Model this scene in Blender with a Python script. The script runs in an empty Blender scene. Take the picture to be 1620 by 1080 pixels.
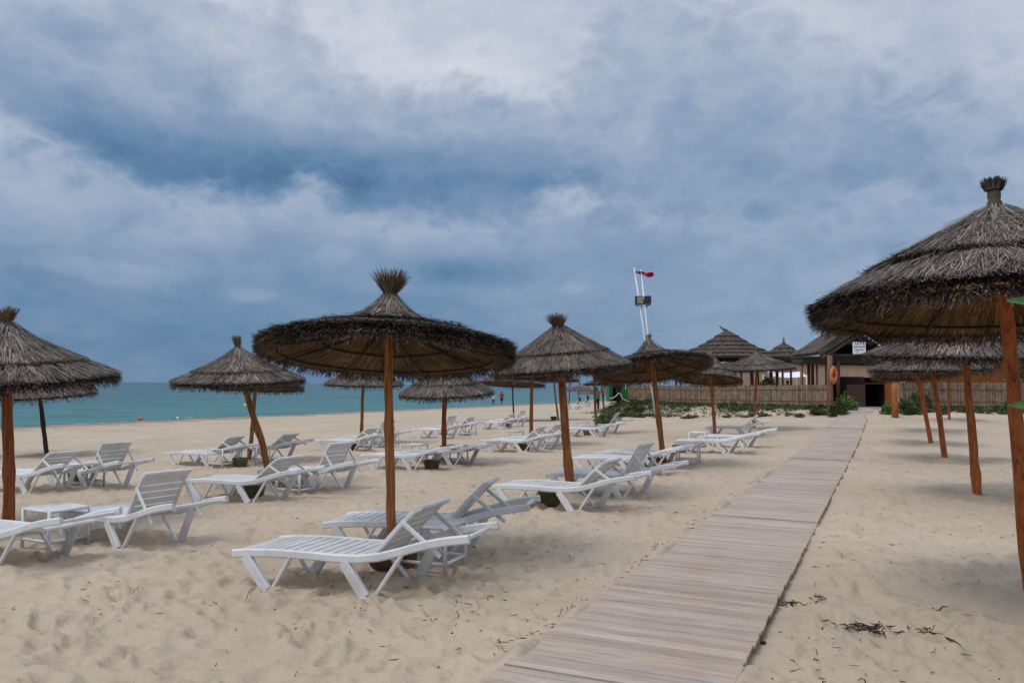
import bpy, math, random
import numpy as np
from mathutils import Vector, Matrix, Euler
random.seed(7)
SC = bpy.context.scene
COL = SC.collection
R_ = math.radians
# ------------------------------------------------------------------ camera
FPX = 1300.0; CX, CY = 810.0, 540.0; CAMZ = 1.6
PITCH = math.atan((609.1 - 540) / FPX); ROLL = 0.0084
Fv = Vector((0, math.cos(PITCH), math.sin(PITCH)))
Uv0 = Vector((0, -math.sin(PITCH), math.cos(PITCH))); Rv0 = Vector((1, 0, 0))
Rv = Rv0 * math.cos(ROLL) + Uv0 * math.sin(ROLL)
Uv = Uv0 * math.cos(ROLL) - Rv0 * math.sin(ROLL)
cd = bpy.data.cameras.new('camera'); cam = bpy.data.objects.new('camera', cd); COL.objects.link(cam)
cd.sensor_width = 36; cd.lens = 36 * FPX / 1620; cd.clip_start = 0.05; cd.clip_end = 60000
m = Matrix((Rv, Uv, -Fv)).transposed().to_4x4(); m.translation = (0, 0, CAMZ)
cam.matrix_world = m; SC.camera = cam
# ------------------------------------------------------------------ view
SC.view_settings.view_transform = 'Standard'; SC.view_settings.look = 'None'
SC.view_settings.exposure = 0.0; SC.view_settings.gamma = 1.0
SC.view_settings.use_curve_mapping = False
SC.cycles.max_bounces = 5; SC.cycles.diffuse_bounces = 3; SC.cycles.glossy_bounces = 2; SC.cycles.transmission_bounces = 2
SC.render.resolution_x = 1024; SC.render.resolution_y = 682
def ray(px, py):
    return Fv + Rv * ((px - CX) / FPX) + Uv * ((CY - py) / FPX)
def at(px, py, Y):
    d = ray(px, py); return Vector((0, 0, CAMZ)) + d * (Y / d.y)
def azel(px, py):
    d = ray(px, py).normalized(); return math.atan2(d.x, d.y), math.asin(d.z)
# ------------------------------------------------------------------ world: overcast sky
SUN_EL, SUN_AZ = R_(58), R_(235)          # azimuth clockwise from +Y
W = bpy.data.worlds.new('World'); SC.world = W; W.use_nodes = True
class G:
    def __init__(s, tree): s.t = tree
    def n(s, typ, **kw):
        x = s.t.nodes.new(typ)
        for k, v in kw.items(): setattr(x, k, v)
        return x
    def link(s, a, b): s.t.links.new(a, b)
    def put(s, sock, v):
        if hasattr(v, 'links') or isinstance(v, bpy.types.NodeSocket): s.link(v, sock)
        else: sock.default_value = v
    def m(s, op, a, b=None, c=None, clamp=False):
        x = s.n('ShaderNodeMath', operation=op, use_clamp=clamp); s.put(x.inputs[0], a)
        if b is not None: s.put(x.inputs[1], b)
        if c is not None: s.put(x.inputs[2], c)
        return x.outputs[0]
    def add(s, a, b): return s.m('ADD', a, b)
    def sub(s, a, b): return s.m('SUBTRACT', a, b)
    def mul(s, a, b): return s.m('MULTIPLY', a, b)
    def smooth(s, x, lo, hi, a=0.0, b=1.0):
        r = s.n('ShaderNodeMapRange', interpolation_type='SMOOTHSTEP'); s.put(r.inputs[0], x)
        for i, v in enumerate((lo, hi, a, b)): s.put(r.inputs[1 + i], v)
        return r.outputs[0]
    def lin(s, x, lo, hi, a=0.0, b=1.0):
        r = s.n('ShaderNodeMapRange'); s.put(r.inputs[0], x)
        for i, v in enumerate((lo, hi, a, b)): s.put(r.inputs[1 + i], v)
        return r.outputs[0]
    def mix(s, f, a, b):
        r = s.n('ShaderNodeMix', data_type='RGBA'); s.put(r.inputs[0], f); s.put(r.inputs[6], a); s.put(r.inputs[7], b)
        return r.outputs[2]
    def mixf(s, f, a, b):
        r = s.n('ShaderNodeMix', data_type='FLOAT'); s.put(r.inputs[0], f); s.put(r.inputs[2], a); s.put(r.inputs[3], b)
        return r.outputs[0]
    def noise(s, vec, scale, detail=5, rough=0.5, dist=0.0):
        x = s.n('ShaderNodeTexNoise'); 
        if vec is not None: s.link(vec, x.inputs['Vector'])
        x.inputs['Scale'].default_value = scale; x.inputs['Detail'].default_value = detail
        x.inputs['Roughness'].default_value = rough; x.inputs['Distortion'].default_value = dist
        return x.outputs[0]
    def ramp(s, f, stops, interp='LINEAR'):
        x = s.n('ShaderNodeValToRGB'); s.put(x.inputs[0], f); cr = x.color_ramp; cr.interpolation = interp
        while len(cr.elements) < len(stops): cr.elements.new(0.5)
        for e, (p, c) in zip(cr.elements, stops): e.position = p; e.color = (*c, 1)
        return x.outputs[0]
    def mapping(s, vec, scale=(1, 1, 1), loc=(0, 0, 0), rot=(0, 0, 0)):
        x = s.n('ShaderNodeMapping'); s.link(vec, x.inputs[0]); x.inputs['Scale'].default_value = scale
        x.inputs['Location'].default_value = loc; x.inputs['Rotation'].default_value = rot; return x.outputs[0]
def srgb(r, g, b):
    f = lambda c: ((c / 255 + .055) / 1.055) ** 2.4 if c > 10 else c / 255 / 12.92
    return (f(r), f(g), f(b))
def build_world():
    t = W.node_tree; t.nodes.clear(); g = G(t)
    tc = g.n('ShaderNodeTexCoord').outputs['Generated']
    sp = g.n('ShaderNodeSeparateXYZ'); g.link(tc, sp.inputs[0]); x, y, z = sp.outputs
    az = g.m('ARCTAN2', x, y); el = g.m('ARCSINE', z)
    def gau(px, py, sx, sy, rot=0.0):
        a0, e0 = azel(px, py); ca, sa = math.cos(R_(rot)), math.sin(R_(rot))
        da, de = g.sub(az, a0), g.sub(el, e0)
        p = g.mul(g.add(g.mul(da, ca), g.mul(de, sa)), FPX / sx); q = g.mul(g.sub(g.mul(de, ca), g.mul(da, sa)), FPX / sy)
        return g.m('EXPONENT', g.mul(g.add(g.mul(p, p), g.mul(q, q)), -0.5))
    v2 = g.mapping(tc, (2.4, 2.4, 3.7), (7.3, 4.1, 2.2))
    n1 = g.noise(v2, 1.5, 5, 0.55, 0.3); n2 = g.noise(v2, 3.4, 9, 0.60, 0.25)
    n3 = g.noise(g.mapping(tc, (2.4, 2.4, 8.5), (1.3, 2.1, 5.2)), 3.2, 7, 0.58, 0.5)
    c1, c2, c3 = g.sub(n1, .5), g.sub(n2, .5), g.sub(n3, .5)
    bil = g.sub(g.m('ABSOLUTE', g.mul(g.sub(g.noise(v2, 5.2, 7, 0.55, 0.15), .5), 2.0)), .17)   # billows: round lumps, sharp creases
    def total(lst):
        s = None
        for amp, a in lst:
            e = g.mul(gau(*a), amp); s = e if s is None else g.add(s, e)
        return s
    # veil behind the clouds: darker and bluer low down, bright aloft
    bg = g.smooth(el, 0.0, 0.40, 0.30, 0.80)
    bg = g.add(bg, total([(.14, (600, 90, 230, 60, -20)), (-.10, (200, 500, 380, 80)), (.03, (60, 320, 190, 50, -12)), (.03, (40, 225, 100, 34, -38)),
                          (.17, (1420, 480, 330, 90)), (-.16, (1150, 390, 170, 60)), (.12, (960, 320, 120, 30, -18)), (-.20, (740, 432, 80, 15)), (.07, (640, 378, 110, 14)), (.08, (1250, 300, 160, 40)), (.06, (500, 345, 300, 30))]))
    bg = g.add(bg, g.add(g.mul(c1, .26), g.add(g.mul(c2, .22), g.add(g.mul(c3, .24), g.mul(bil, -.16)))))
    # small puffs over the horizon
    puf = g.smooth(g.add(total([(1, (535, 402, 40, 24)), (.9, (205, 440, 60, 16)), (.9, (400, 470, 48, 14)), (.8, (900, 455, 45, 14)), (.7, (100, 415, 60, 14)), (.8, (1000, 318, 60, 22))]), g.mul(c2, 2.4)), .45, 1.0)
    bg = g.add(bg, g.mul(puf, .10))
    # big cumulus mass: bright crisp upper edge, dark flat base
    M = total([(.85, (290, 85, 160, 85)), (.95, (500, 215, 250, 70, -8)), (.80, (760, 245, 100, 75)), (.75, (150, 175, 140, 50, -28)),
               (.62, (985, 120, 70, 110)), (.72, (1110, 110, 95, 95)), (.70, (1290, 190, 170, 80)), (.5, (1120, 290, 130, 50)), (.4, (1490, 260, 130, 80))])
    M = g.add(M, g.add(g.mul(c1, .6), g.add(g.mul(c2, 1.6), g.mul(bil, .9))))
    mask = g.smooth(M, .14, .80)
    mb = g.smooth(el, 0.14, 0.44, 0.42, 0.66)
    mb = g.add(mb, total([(-.25, (400, 270, 220, 34, -5)), (-.17, (610, 270, 170, 32)), (-.16, (150, 195, 130, 36, -28)), (-.08, (770, 290, 120, 36)), (-.05, (1270, 215, 130, 60)), (.05, (420, 130, 170, 60))]))
    mb = g.add(mb, g.add(g.mul(c2, .55), g.add(g.mul(c3, .10), g.mul(bil, -.26))))
    B = g.mixf(mask, bg, mb)
    # below the horizon: hold the low tone
    B = g.m('MAXIMUM', g.m('MINIMUM', B, 1.0), 0.05)
    colr = g.ramp(B, [(0.0, srgb(62, 100, 138)), (0.25, srgb(98, 133, 169)), (0.5, srgb(140, 161, 189)), (0.75, srgb(182, 192, 209)), (1.0, srgb(222, 225, 233))])
    sky = g.n('ShaderNodeTexSky', sky_type='NISHITA', sun_disc=False); sky.sun_elevation = SUN_EL; sky.sun_rotation = SUN_AZ
    sky.altitude = 0; sky.air_density = 1; sky.dust_density = 1
    # thick cloud cover hides most of the clear sky behind it
    sc = g.n('ShaderNodeVectorMath', operation='SCALE'); g.link(colr, sc.inputs[0]); g.put(sc.inputs['Scale'], g.smooth(el, .42, 1.25, 10.0, 18.0))   # overcast: brighter towards the zenith
    f = g.mix(0.93, sky.outputs[0], sc.outputs[0])
    b = g.n('ShaderNodeBackground'); g.link(f, b.inputs[0]); b.inputs[1].default_value = 0.1
    o = g.n('ShaderNodeOutputWorld'); g.link(b.outputs[0], o.inputs[0])
build_world(); W.cycles.sampling_method = 'MANUAL'; W.cycles.sample_map_resolution = 256
sd = bpy.data.lights.new('sun', 'SUN'); sd.energy = 1.5; sd.angle = R_(24); sd.color = (1, .95, .88)
sun = bpy.data.objects.new('sun', sd); COL.objects.link(sun)
to_sun = Vector((math.sin(SUN_AZ) * math.cos(SUN_EL), math.cos(SUN_AZ) * math.cos(SUN_EL), math.sin(SUN_EL)))
sun.rotation_euler = to_sun.to_track_quat('Z', 'Y').to_euler(); sun.location = (0, 0, 30)

# ------------------------------------------------------------------ helpers
def tag(o, label=None, cat=None, group=None, kind=None):
    if label: o['label'] = label
    if cat: o['category'] = cat
    if group: o['group'] = group
    if kind: o['kind'] = kind
    return o
def empty(name, loc, rz=0.0):
    o = bpy.data.objects.new(name, None); COL.objects.link(o); o.location = loc; o.rotation_euler = (0, 0, rz); o.empty_display_size = .1
    return o
class MB:
    """collects geometry of ONE part"""
    def __init__(s): s.v = []; s.f = []; s.n = 0
    def raw(s, v, f):
        v = np.asarray(v, float).reshape(-1, 3); s.v.append(v)
        s.f.extend([tuple(int(i) + s.n for i in q) for q in f]); s.n += len(v); return s
    def box(s, c, size, M=None):
        x, y, z = [a / 2 for a in size]
        v = np.array([(-x,-y,-z),(x,-y,-z),(x,y,-z),(-x,y,-z),(-x,-y,z),(x,-y,z),(x,y,z),(-x,y,z)], float)
        if M is not None: v = v @ np.array(M.to_3x3()).T
        return s.raw(v + np.array(c), [(0,3,2,1),(4,5,6,7),(0,1,5,4),(1,2,6,5),(2,3,7,6),(3,0,4,7)])
    def cbox(s, c, size, b=.006, M=None):
        """box with chamfered long edges (octagon section along x)"""
        x, y, z = [a / 2 for a in size]
        sec = [(-y,-z+b),(-y+b,-z),(y-b,-z),(y,-z+b),(y,z-b),(y-b,z),(-y+b,z),(-y,z-b)]
        v = np.array([(sx*x, p, q) for sx in (-1,1) for p, q in sec], float)
        if M is not None: v = v @ np.array(M.to_3x3()).T
        f = [(i, i+8, (i+1)%8+8, (i+1)%8) for i in range(8)] + [tuple(range(8)), tuple(range(15,7,-1))]
        return s.raw(v + np.array(c), [tuple(reversed(q)) for q in f] if False else f)
    def tube(s, pts, rad, n=8, cap=True):
        pts = [Vector(p) for p in pts]; k = len(pts); rad = [rad]*k if isinstance(rad, (int, float)) else rad
        v = []; prev = None
        for i, p in enumerate(pts):
            d = (pts[min(i+1,k-1)] - pts[max(i-1,0)]).normalized()
            if prev is None:
                a = Vector((1,0,0)) if abs(d.x) < .8 else Vector((0,1,0)); e1 = d.cross(a).normalized()
            else: e1 = (prev - d * prev.dot(d)).normalized()
            e2 = d.cross(e1); prev = e1
            for j in range(n):
                t = 2*math.pi*j/n; v.append(p + (e1*math.cos(t) + e2*math.sin(t))*rad[i])
        f = [(i*n+j, i*n+(j+1)%n, (i+1)*n+(j+1)%n, (i+1)*n+j) for i in range(k-1) for j in range(n)]
        if cap: f += [tuple(range(n-1,-1,-1)), tuple(range((k-1)*n, k*n))]
        return s.raw([tuple(q) for q in v], f)
    def sweep(s, path, y, w, h, b=.008):
        """chamfered-rect section swept along a path in the xz plane; w across y, h in plane"""
        k = len(path); h = [h]*k if isinstance(h, (int, float)) else h; w = [w]*k if isinstance(w, (int, float)) else w
        P = np.array(path, float); v = []
        for i in range(k):
            d = P[min(i+1,k-1)] - P[max(i-1,0)]; d /= np.linalg.norm(d); nn = np.array((-d[1], d[0]))
            W2, H2 = w[i]/2, h[i]/2
            for a, c in [(-W2,-H2+b),(-W2+b,-H2),(W2-b,-H2),(W2,-H2+b),(W2,H2-b),(W2-b,H2),(-W2+b,H2),(-W2,H2-b)]:
                v.append((P[i,0]+nn[0]*c, y+a, P[i,1]+nn[1]*c))
        f = [(i*8+j, (i+1)*8+j, (i+1)*8+(j+1)%8, i*8+(j+1)%8) for i in range(k-1) for j in range(8)]
        f += [tuple(range(8)), tuple(range(k*8-1, k*8-9, -1))]
        return s.raw(v, f)
    def lathe(s, prof, n=24, c=(0,0,0)):
        k = len(prof); v = [(c[0]+r*math.cos(2*math.pi*j/n), c[1]+r*math.sin(2*math.pi*j/n), c[2]+z) for r, z in prof for j in range(n)]
        f = [(i*n+j, i*n+(j+1)%n, (i+1)*n+(j+1)%n, (i+1)*n+j) for i in range(k-1) for j in range(n)]
        return s.raw(v, f)
    def mesh(s, name, mat, smooth=False):
        me = bpy.data.meshes.new(name); me.from_pydata([tuple(p) for p in np.concatenate(s.v)], [], s.f); me.update()
        if mat: me.materials.append(mat)
        if smooth: me.polygons.foreach_set('use_smooth', [True]*len(me.polygons))
        return me
    def build(s, name, mat, parent=None, smooth=False):
        return link(name, s.mesh(name, mat, smooth), parent)
def link(name, me, parent=None):
    o = bpy.data.objects.new(name, me); COL.objects.link(o)
    if parent: o.parent = parent
    return o
def fast_mesh(name, V, Q, mat=None, smooth=False):
    """V (n,3), Q (m,4) quads via foreach_set"""
    V = np.asarray(V, np.float32); Q = np.asarray(Q, np.int32); k = Q.shape[1]
    me = bpy.data.meshes.new(name); me.vertices.add(len(V)); me.vertices.foreach_set('co', V.ravel())
    me.loops.add(Q.size); me.loops.foreach_set('vertex_index', Q.ravel())
    me.polygons.add(len(Q)); me.polygons.foreach_set('loop_start', np.arange(0, Q.size, k, dtype=np.int32))
    me.update(calc_edges=True); me.validate()
    if mat: me.materials.append(mat)
    if smooth: me.polygons.foreach_set('use_smooth', np.ones(len(me.polygons), dtype=bool))
    return me
def recalc(o):
    import bmesh
    bm = bmesh.new(); bm.from_mesh(o.data); bmesh.ops.recalc_face_normals(bm, faces=bm.faces); bm.to_mesh(o.data); bm.free()
# ------------------------------------------------------------------ materials
def mat(name, fn, rough=.6, spec=.5):
    m = bpy.data.materials.new(name); m.use_nodes = True; t = m.node_tree; t.nodes.clear(); g = G(t)
    b = g.n('ShaderNodeBsdfPrincipled'); o = g.n('ShaderNodeOutputMaterial'); g.link(b.outputs[0], o.inputs[0])
    b.inputs['Roughness'].default_value = rough; b.inputs['Specular IOR Level'].default_value = spec
    fn(g, b); return m
def obj_co(g): return g.n('ShaderNodeTexCoord').outputs['Object']
def wpos(g): return g.n('ShaderNodeNewGeometry').outputs['Position']
def bump(g, b, h, strength=.5, dist=.02):
    x = g.n('ShaderNodeBump'); g.put(x.inputs['Height'], h); x.inputs['Strength'].default_value = strength; x.inputs['Distance'].default_value = dist
    g.link(x.outputs[0], b.inputs['Normal'])
def m_plain(c, v=.12, sc=8.0):
    def f(g, b):
        n = g.noise(obj_co(g), sc, 4, .6)
        lo = tuple(a*(1-v) for a in c); hi = tuple(min(1, a*(1+v)) for a in c)
        g.link(g.ramp(n, [(.3, lo), (.7, hi)]), b.inputs['Base Color'])
    return f
def m_white(g, b):
    n = g.noise(wpos(g), 3.0, 6, .65); n2 = g.noise(wpos(g), 26.0, 4, .6)
    rnd = g.n('ShaderNodeObjectInfo').outputs['Random']
    c = g.mix(g.smooth(n, .42, .75), (.70, .715, .73, 1), (.53, .53, .52, 1))
    c = g.mix(g.mul(g.smooth(n2, .55, .8), .5), c, (.50, .46, .39, 1))
    big = g.noise(wpos(g), .45, 2, .5); hs = g.n('ShaderNodeHueSaturation'); g.link(c, hs.inputs['Color']); g.put(hs.inputs['Value'], g.lin(big, .3, .7, .86, 1.06)); c = hs.outputs[0]
    # blown sand and grime lying on the upward faces
    nz = g.n('ShaderNodeSeparateXYZ'); g.link(g.n('ShaderNodeNewGeometry').outputs['Normal'], nz.inputs[0])
    dust = g.mul(g.smooth(nz.outputs[2], .6, .95), g.smooth(g.noise(wpos(g), 9.0, 6, .7), .45, .75, 0, .55))
    c = g.mix(dust, c, (.46, .39, .30, 1))
    g.link(c, b.inputs['Base Color']); bump(g, b, n2, .08, .004)
def m_pole(c1, c2, c3):
    def f(g, b):
        co = obj_co(g)
        grain = g.noise(g.mapping(co, (34, 34, 2.2)), 1.0, 6, .6, .4)
        big = g.noise(g.mapping(co, (5, 5, 2.0)), 1.0, 4, .6)
        c = g.ramp(grain, [(.25, c1), (.5, c2), (.78, c3)])
        c = g.mix(g.smooth(big, .5, .75, 0, .65), c, (*c1, 1))
        crk = g.noise(g.mapping(co, (55, 55, 1.6)), 1.0, 3, .6, .6); c = g.mix(g.smooth(crk, .58, .68, 0, .8), c, tuple(a*.35 for a in c1) + (1,))
        kn = g.noise(g.mapping(co, (9, 9, 7)), 1.0, 2, .5); c = g.mix(g.smooth(kn, .66, .74, 0, .7), c, tuple(a*.5 for a in c1) + (1,))
        rnd = g.n('ShaderNodeObjectInfo').outputs['Random']
        hs = g.n('ShaderNodeHueSaturation'); g.link(c, hs.inputs['Color']); g.put(hs.inputs['Value'], g.lin(rnd, 0, 1, .82, 1.15)); g.link(hs.outputs[0], b.inputs['Base Color'])
        bump(g, b, grain, .6, .01)
    return f
def m_straw(cols, dark=.35):
    def f(g, b):
        geo = g.n('ShaderNodeNewGeometry'); r = geo.outputs['Random Per Island']
        c = g.ramp(r, [(i / (len(cols) - 1), c) for i, c in enumerate(cols)])
        n = g.noise(geo.outputs['Position'], 3.5, 3, .5)
        hs = g.n('ShaderNodeHueSaturation'); g.link(c, hs.inputs['Color']); g.put(hs.inputs['Value'], g.lin(n, .3, .7, 1 - dark, 1 + dark))
        g.link(hs.outputs[0], b.inputs['Base Color'])
    return f
def m_sand(g, b):
    p = wpos(g)
    big = g.noise(p, .35, 5, .55); mid = g.noise(p, 3.2, 6, .6); fine = g.noise(p, 160.0, 3, .7); grit = g.noise(p, 60.0, 3, .6)
    c = g.ramp(big, [(.3, (.43, .348, .264)), (.7, (.51, .422, .327))])
    c = g.mix(g.smooth(mid, .5, .72, 0, .45), c, (.33, .262, .19, 1))
    sp9 = g.noise(p, 9.0, 5, .7); c = g.mix(g.smooth(sp9, .56, .72, 0, .42), c, (.24, .185, .13, 1))
    c = g.mix(g.smooth(sp9, .44, .28, 0, .3), c, (.56, .47, .38, 1))
    c = g.mix(g.smooth(fine, .48, .72, 0, .28), c, (.22, .17, .125, 1))
    c = g.mix(g.smooth(grit, .64, .74, 0, .55), c, (.16, .12, .085, 1))
    # wet sand at the waterline, by height
    sp = g.n('ShaderNodeSeparateXYZ'); g.link(p, sp.inputs[0])
    wet = g.smooth(g.add(sp.outputs[2], g.mul(g.sub(mid, .5), .10)), -.86, -.78, 1, 0)
    c = g.mix(g.mul(wet, .6), c, (.17, .13, .095, 1))
    g.link(c, b.inputs['Base Color'])
    h = g.add(g.mul(mid, .8), g.add(g.mul(g.noise(p, 14.0, 5, .6), .38), g.mul(fine, .05)))
    bump(g, b, h, .85, .05)
def m_sea(g, b):
    p = wpos(g)
    sp = g.n('ShaderNodeSeparateXYZ'); g.link(p, sp.inputs[0])
    v = g.add(g.mul(sp.outputs[0], -math.cos(TH)), g.mul(sp.outputs[1], math.sin(TH)))   # metres offshore
    n = g.noise(g.mapping(p, (.02, .02, .02)), 1.0, 4, .6)
    vv = g.add(v, g.mul(g.sub(n, .5), 60))
    t = g.lin(g.m('LOGARITHM', g.m('MAXIMUM', g.sub(vv, 41), 1.0), 10.0), 0, 3.6)
    c = g.ramp(t, [(0, (.075, .190, .155)), (.25, (.040, .185, .160)), (.48, (.016, .138, .134)), (.75, (.005, .068, .094)), (1, (.004, .040, .076))])
    rr = g.mapping(p, (1, 1, 1), rot=(0, 0, R_(-25)))
    m3 = g.noise(g.mapping(rr, (.16, .42, 1)), 1.0, 7, .68, .4); m4 = g.noise(g.mapping(rr, (.035, .018, 1)), 1.0, 4, .6)
    c = g.mix(g.smooth(m3, .44, .62, 0, .8), c, (.008, .066, .080, 1))
    c = g.mix(g.smooth(m4, .45, .7, 0, .35), c, (.010, .070, .100, 1))
    g.link(c, b.inputs['Base Color']); b.inputs['IOR'].default_value = 1.33
    r = g.mapping(p, (1, 1, 1), rot=(0, 0, R_(-25)))
    w1 = g.noise(g.mapping(r, (.55, 1.3, 1)), .7, 6, .62, .3); w2 = g.noise(g.mapping(r, (.2, .5, 1)), .5, 4, .6)
    bump(g, b, g.add(w1, g.mul(w2, 1.2)), 1.0, .45)
def m_plank(g, b):
    co = obj_co(g); oi = g.n('ShaderNodeObjectInfo').outputs['Random']
    p = wpos(g); isl = g.n('ShaderNodeNewGeometry').outputs['Random Per Island']
    rnd = g.m('FRACT', g.add(oi, isl))
    pr = g.mapping(p, (1, 1, 1), rot=(0, 0, TH))        # turned so that x runs along the plank
    gr = g.noise(g.mapping(pr, (3.0, 42, 3)), 1.0, 7, .65, .3)
    pat = g.noise(g.mapping(pr, (2.2, 5.5, 2)), 1.0, 5, .6)
    c = g.ramp(gr, [(.22, (.25, .188, .152)), (.45, (.40, .320, .270)), (.62, (.475, .395, .345)), (.85, (.55, .48, .43))])
    c = g.mix(g.smooth(pat, .52, .72, 0, .6), c, (.47, .42, .405, 1))
    c = g.mix(g.smooth(g.noise(g.mapping(pr, (1.1, .5, 1)), 1.0, 3, .5), .5, .75, 0, .55), c, (.36, .262, .185, 1))
    hs = g.n('ShaderNodeHueSaturation'); g.link(c, hs.inputs['Color']); g.put(hs.inputs['Value'], g.lin(rnd, 0, 1, .80, 1.10)); g.put(hs.inputs['Saturation'], g.lin(g.m('FRACT', g.mul(rnd, 7.3)), 0, 1, .8, 1.15))
    # sand blown onto the boards along both edges
    sd_ = g.noise(p, 5.0, 6, .65)
    sp = g.n('ShaderNodeSeparateXYZ'); g.link(p, sp.inputs[0])
    v = g.add(g.mul(sp.outputs[0], -math.cos(TH)), g.mul(sp.outputs[1], math.sin(TH)))
    edge = g.m('ABSOLUTE', g.sub(v, (BW0 + BW1) / 2)); es = g.smooth(g.add(edge, g.mul(g.sub(sd_, .5), .5)), .44, .68, 0, .75)
    c = g.mix(es, hs.outputs[0], (.42, .335, .245, 1))
    g.link(c, b.inputs['Base Color']); bump(g, b, gr, .5, .006)
TH = math.atan((1402 - 810) / FPX)
BW0, BW1 = .75, 1.98
WHITE = mat('white_plastic', m_white, .42)
SAND = mat('sand', m_sand, .95, .15)
SEA = mat('sea_water', m_sea, .22, .22)
PLANK = mat('weathered_plank', m_plank, .82, .25)
POLE = mat('pole_wood', m_pole((.10, .030, .009), (.33, .120, .034), (.46, .195, .062)), .62, .3)
POLE_R = mat('pole_wood_red', m_pole((.10, .024, .008), (.35, .098, .024), (.48, .165, .044)), .62, .3)
POLE_D = mat('pole_wood_dark', m_pole((.030, .014, .009), (.070, .034, .020), (.12, .06, .034)), .7, .3)
POLE_P = mat('pole_wood_pale', m_pole((.14, .066, .032), (.235, .120, .060), (.31, .17, .09)), .7, .3)
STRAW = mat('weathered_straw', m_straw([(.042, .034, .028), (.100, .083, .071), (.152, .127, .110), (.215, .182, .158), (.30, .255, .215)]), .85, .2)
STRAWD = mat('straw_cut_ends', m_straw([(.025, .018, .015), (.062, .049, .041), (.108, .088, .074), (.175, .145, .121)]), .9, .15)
STRAWI = mat('golden_straw', m_straw([(.050, .026, .011), (.11, .060, .023), (.17, .098, .040), (.25, .155, .068)], .45), .8, .2)
STRAWT = mat('tuft_straw', m_straw([(.06, .04, .026), (.14, .098, .062), (.22, .16, .105), (.30, .23, .155)]), .85, .2)
DARKWOOD = mat('dark_bent_wood', m_plain((.022, .014, .009), .3, 20), .8)
def scale_leaf(cols): 
    return m_straw(cols, .3)
LEAF = mat('dune_leaf', scale_leaf([(.018, .036, .010), (.042, .070, .016), (.072, .100, .026), (.115, .125, .042)]), .6, .3)
LEAF_L = mat('bright_leaf', scale_leaf([(.040, .095, .012), (.080, .16, .022), (.13, .21, .040)]), .55, .35)
LEAF_B = mat('brown_leaf', scale_leaf([(.045, .030, .020), (.085, .058, .038), (.05, .06, .025), (.10, .075, .05)]), .8, .2)
DRIFT = mat('dry_debris', scale_leaf([(.020, .014, .010), (.045, .030, .020), (.09, .065, .045), (.03, .02, .015)]), .9, .1)
REED = mat('reed', scale_leaf([(.16, .112, .076), (.25, .178, .122), (.32, .235, .165), (.40, .305, .22)]), .85, .2)

# ------------------------------------------------------------------ terrain
US = Vector((math.sin(TH), math.cos(TH), 0)); VS = Vector((-math.cos(TH), math.sin(TH), 0))
def uv2w(u, v, z=0.0): p = US * u + VS * v; return Vector((p.x, p.y, z))
def sstep(x, a, b):
    t = np.clip((x - a) / (b - a), 0, 1); return t * t * (3 - 2 * t)
def terrain(x, y):
    x = np.asarray(x, float); y = np.asarray(y, float)
    u = x * US.x + y * US.y; v = x * VS.x + y * VS.y
    z = -0.0215 * np.clip(v - 1.2, 0, 110)
    z = z + .28 * sstep(u, 24, 39) * (1 - sstep(v, 3, 12))
    fy = np.interp(x, [0, 8.4, 15.6, 19.2, 40, 80], [84, 60, 41, 41, 43, 47])
    A = np.interp(x, [4.5, 8.4, 12, 15.0, 40], [0, .85, .62, .34, .36])
    z = z + A * sstep(fy - y, 9, 0) * (1 - sstep(v, 19, 30)) * (1 - .9 * sstep(y - fy, 40, 120))
    return z
def tz(x, y): return float(terrain(x, y))
def ground(px, py):
    d = ray(px, py); t = 1.0; z = 0.0
    for _ in range(40):
        t = (z - CAMZ) / d.z; x, y = d.x * t, d.y * t; z = .5 * z + .5 * tz(x, y)
    return Vector((x, y, tz(x, y)))
def vnoise(x, y, seed):
    xi = np.floor(x).astype(np.int64); yi = np.floor(y).astype(np.int64); fx = x - xi; fy = y - yi
    def h(a, b):
        n = (a * 374761393 + b * 668265263 + seed * 974634541) & 0xffffffff
        n = ((n ^ (n >> 13)) * 1274126177) & 0xffffffff
        return ((n ^ (n >> 16)) & 0xffff) / 65535.0
    sx = fx * fx * (3 - 2 * fx); sy = fy * fy * (3 - 2 * fy)
    return (h(xi, yi) * (1 - sx) + h(xi + 1, yi) * sx) * (1 - sy) + (h(xi, yi + 1) * (1 - sx) + h(xi + 1, yi + 1) * sx) * sy - .5
def bw_mask(x, y):
    v = x * VS.x + y * VS.y; u = x * US.x + y * US.y
    return (sstep(v, BW0 + .02, BW0 + .10) * (1 - sstep(v, BW1 - .12, BW1 - .04))) * (1 - sstep(u, 40.9, 41.6))
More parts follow.
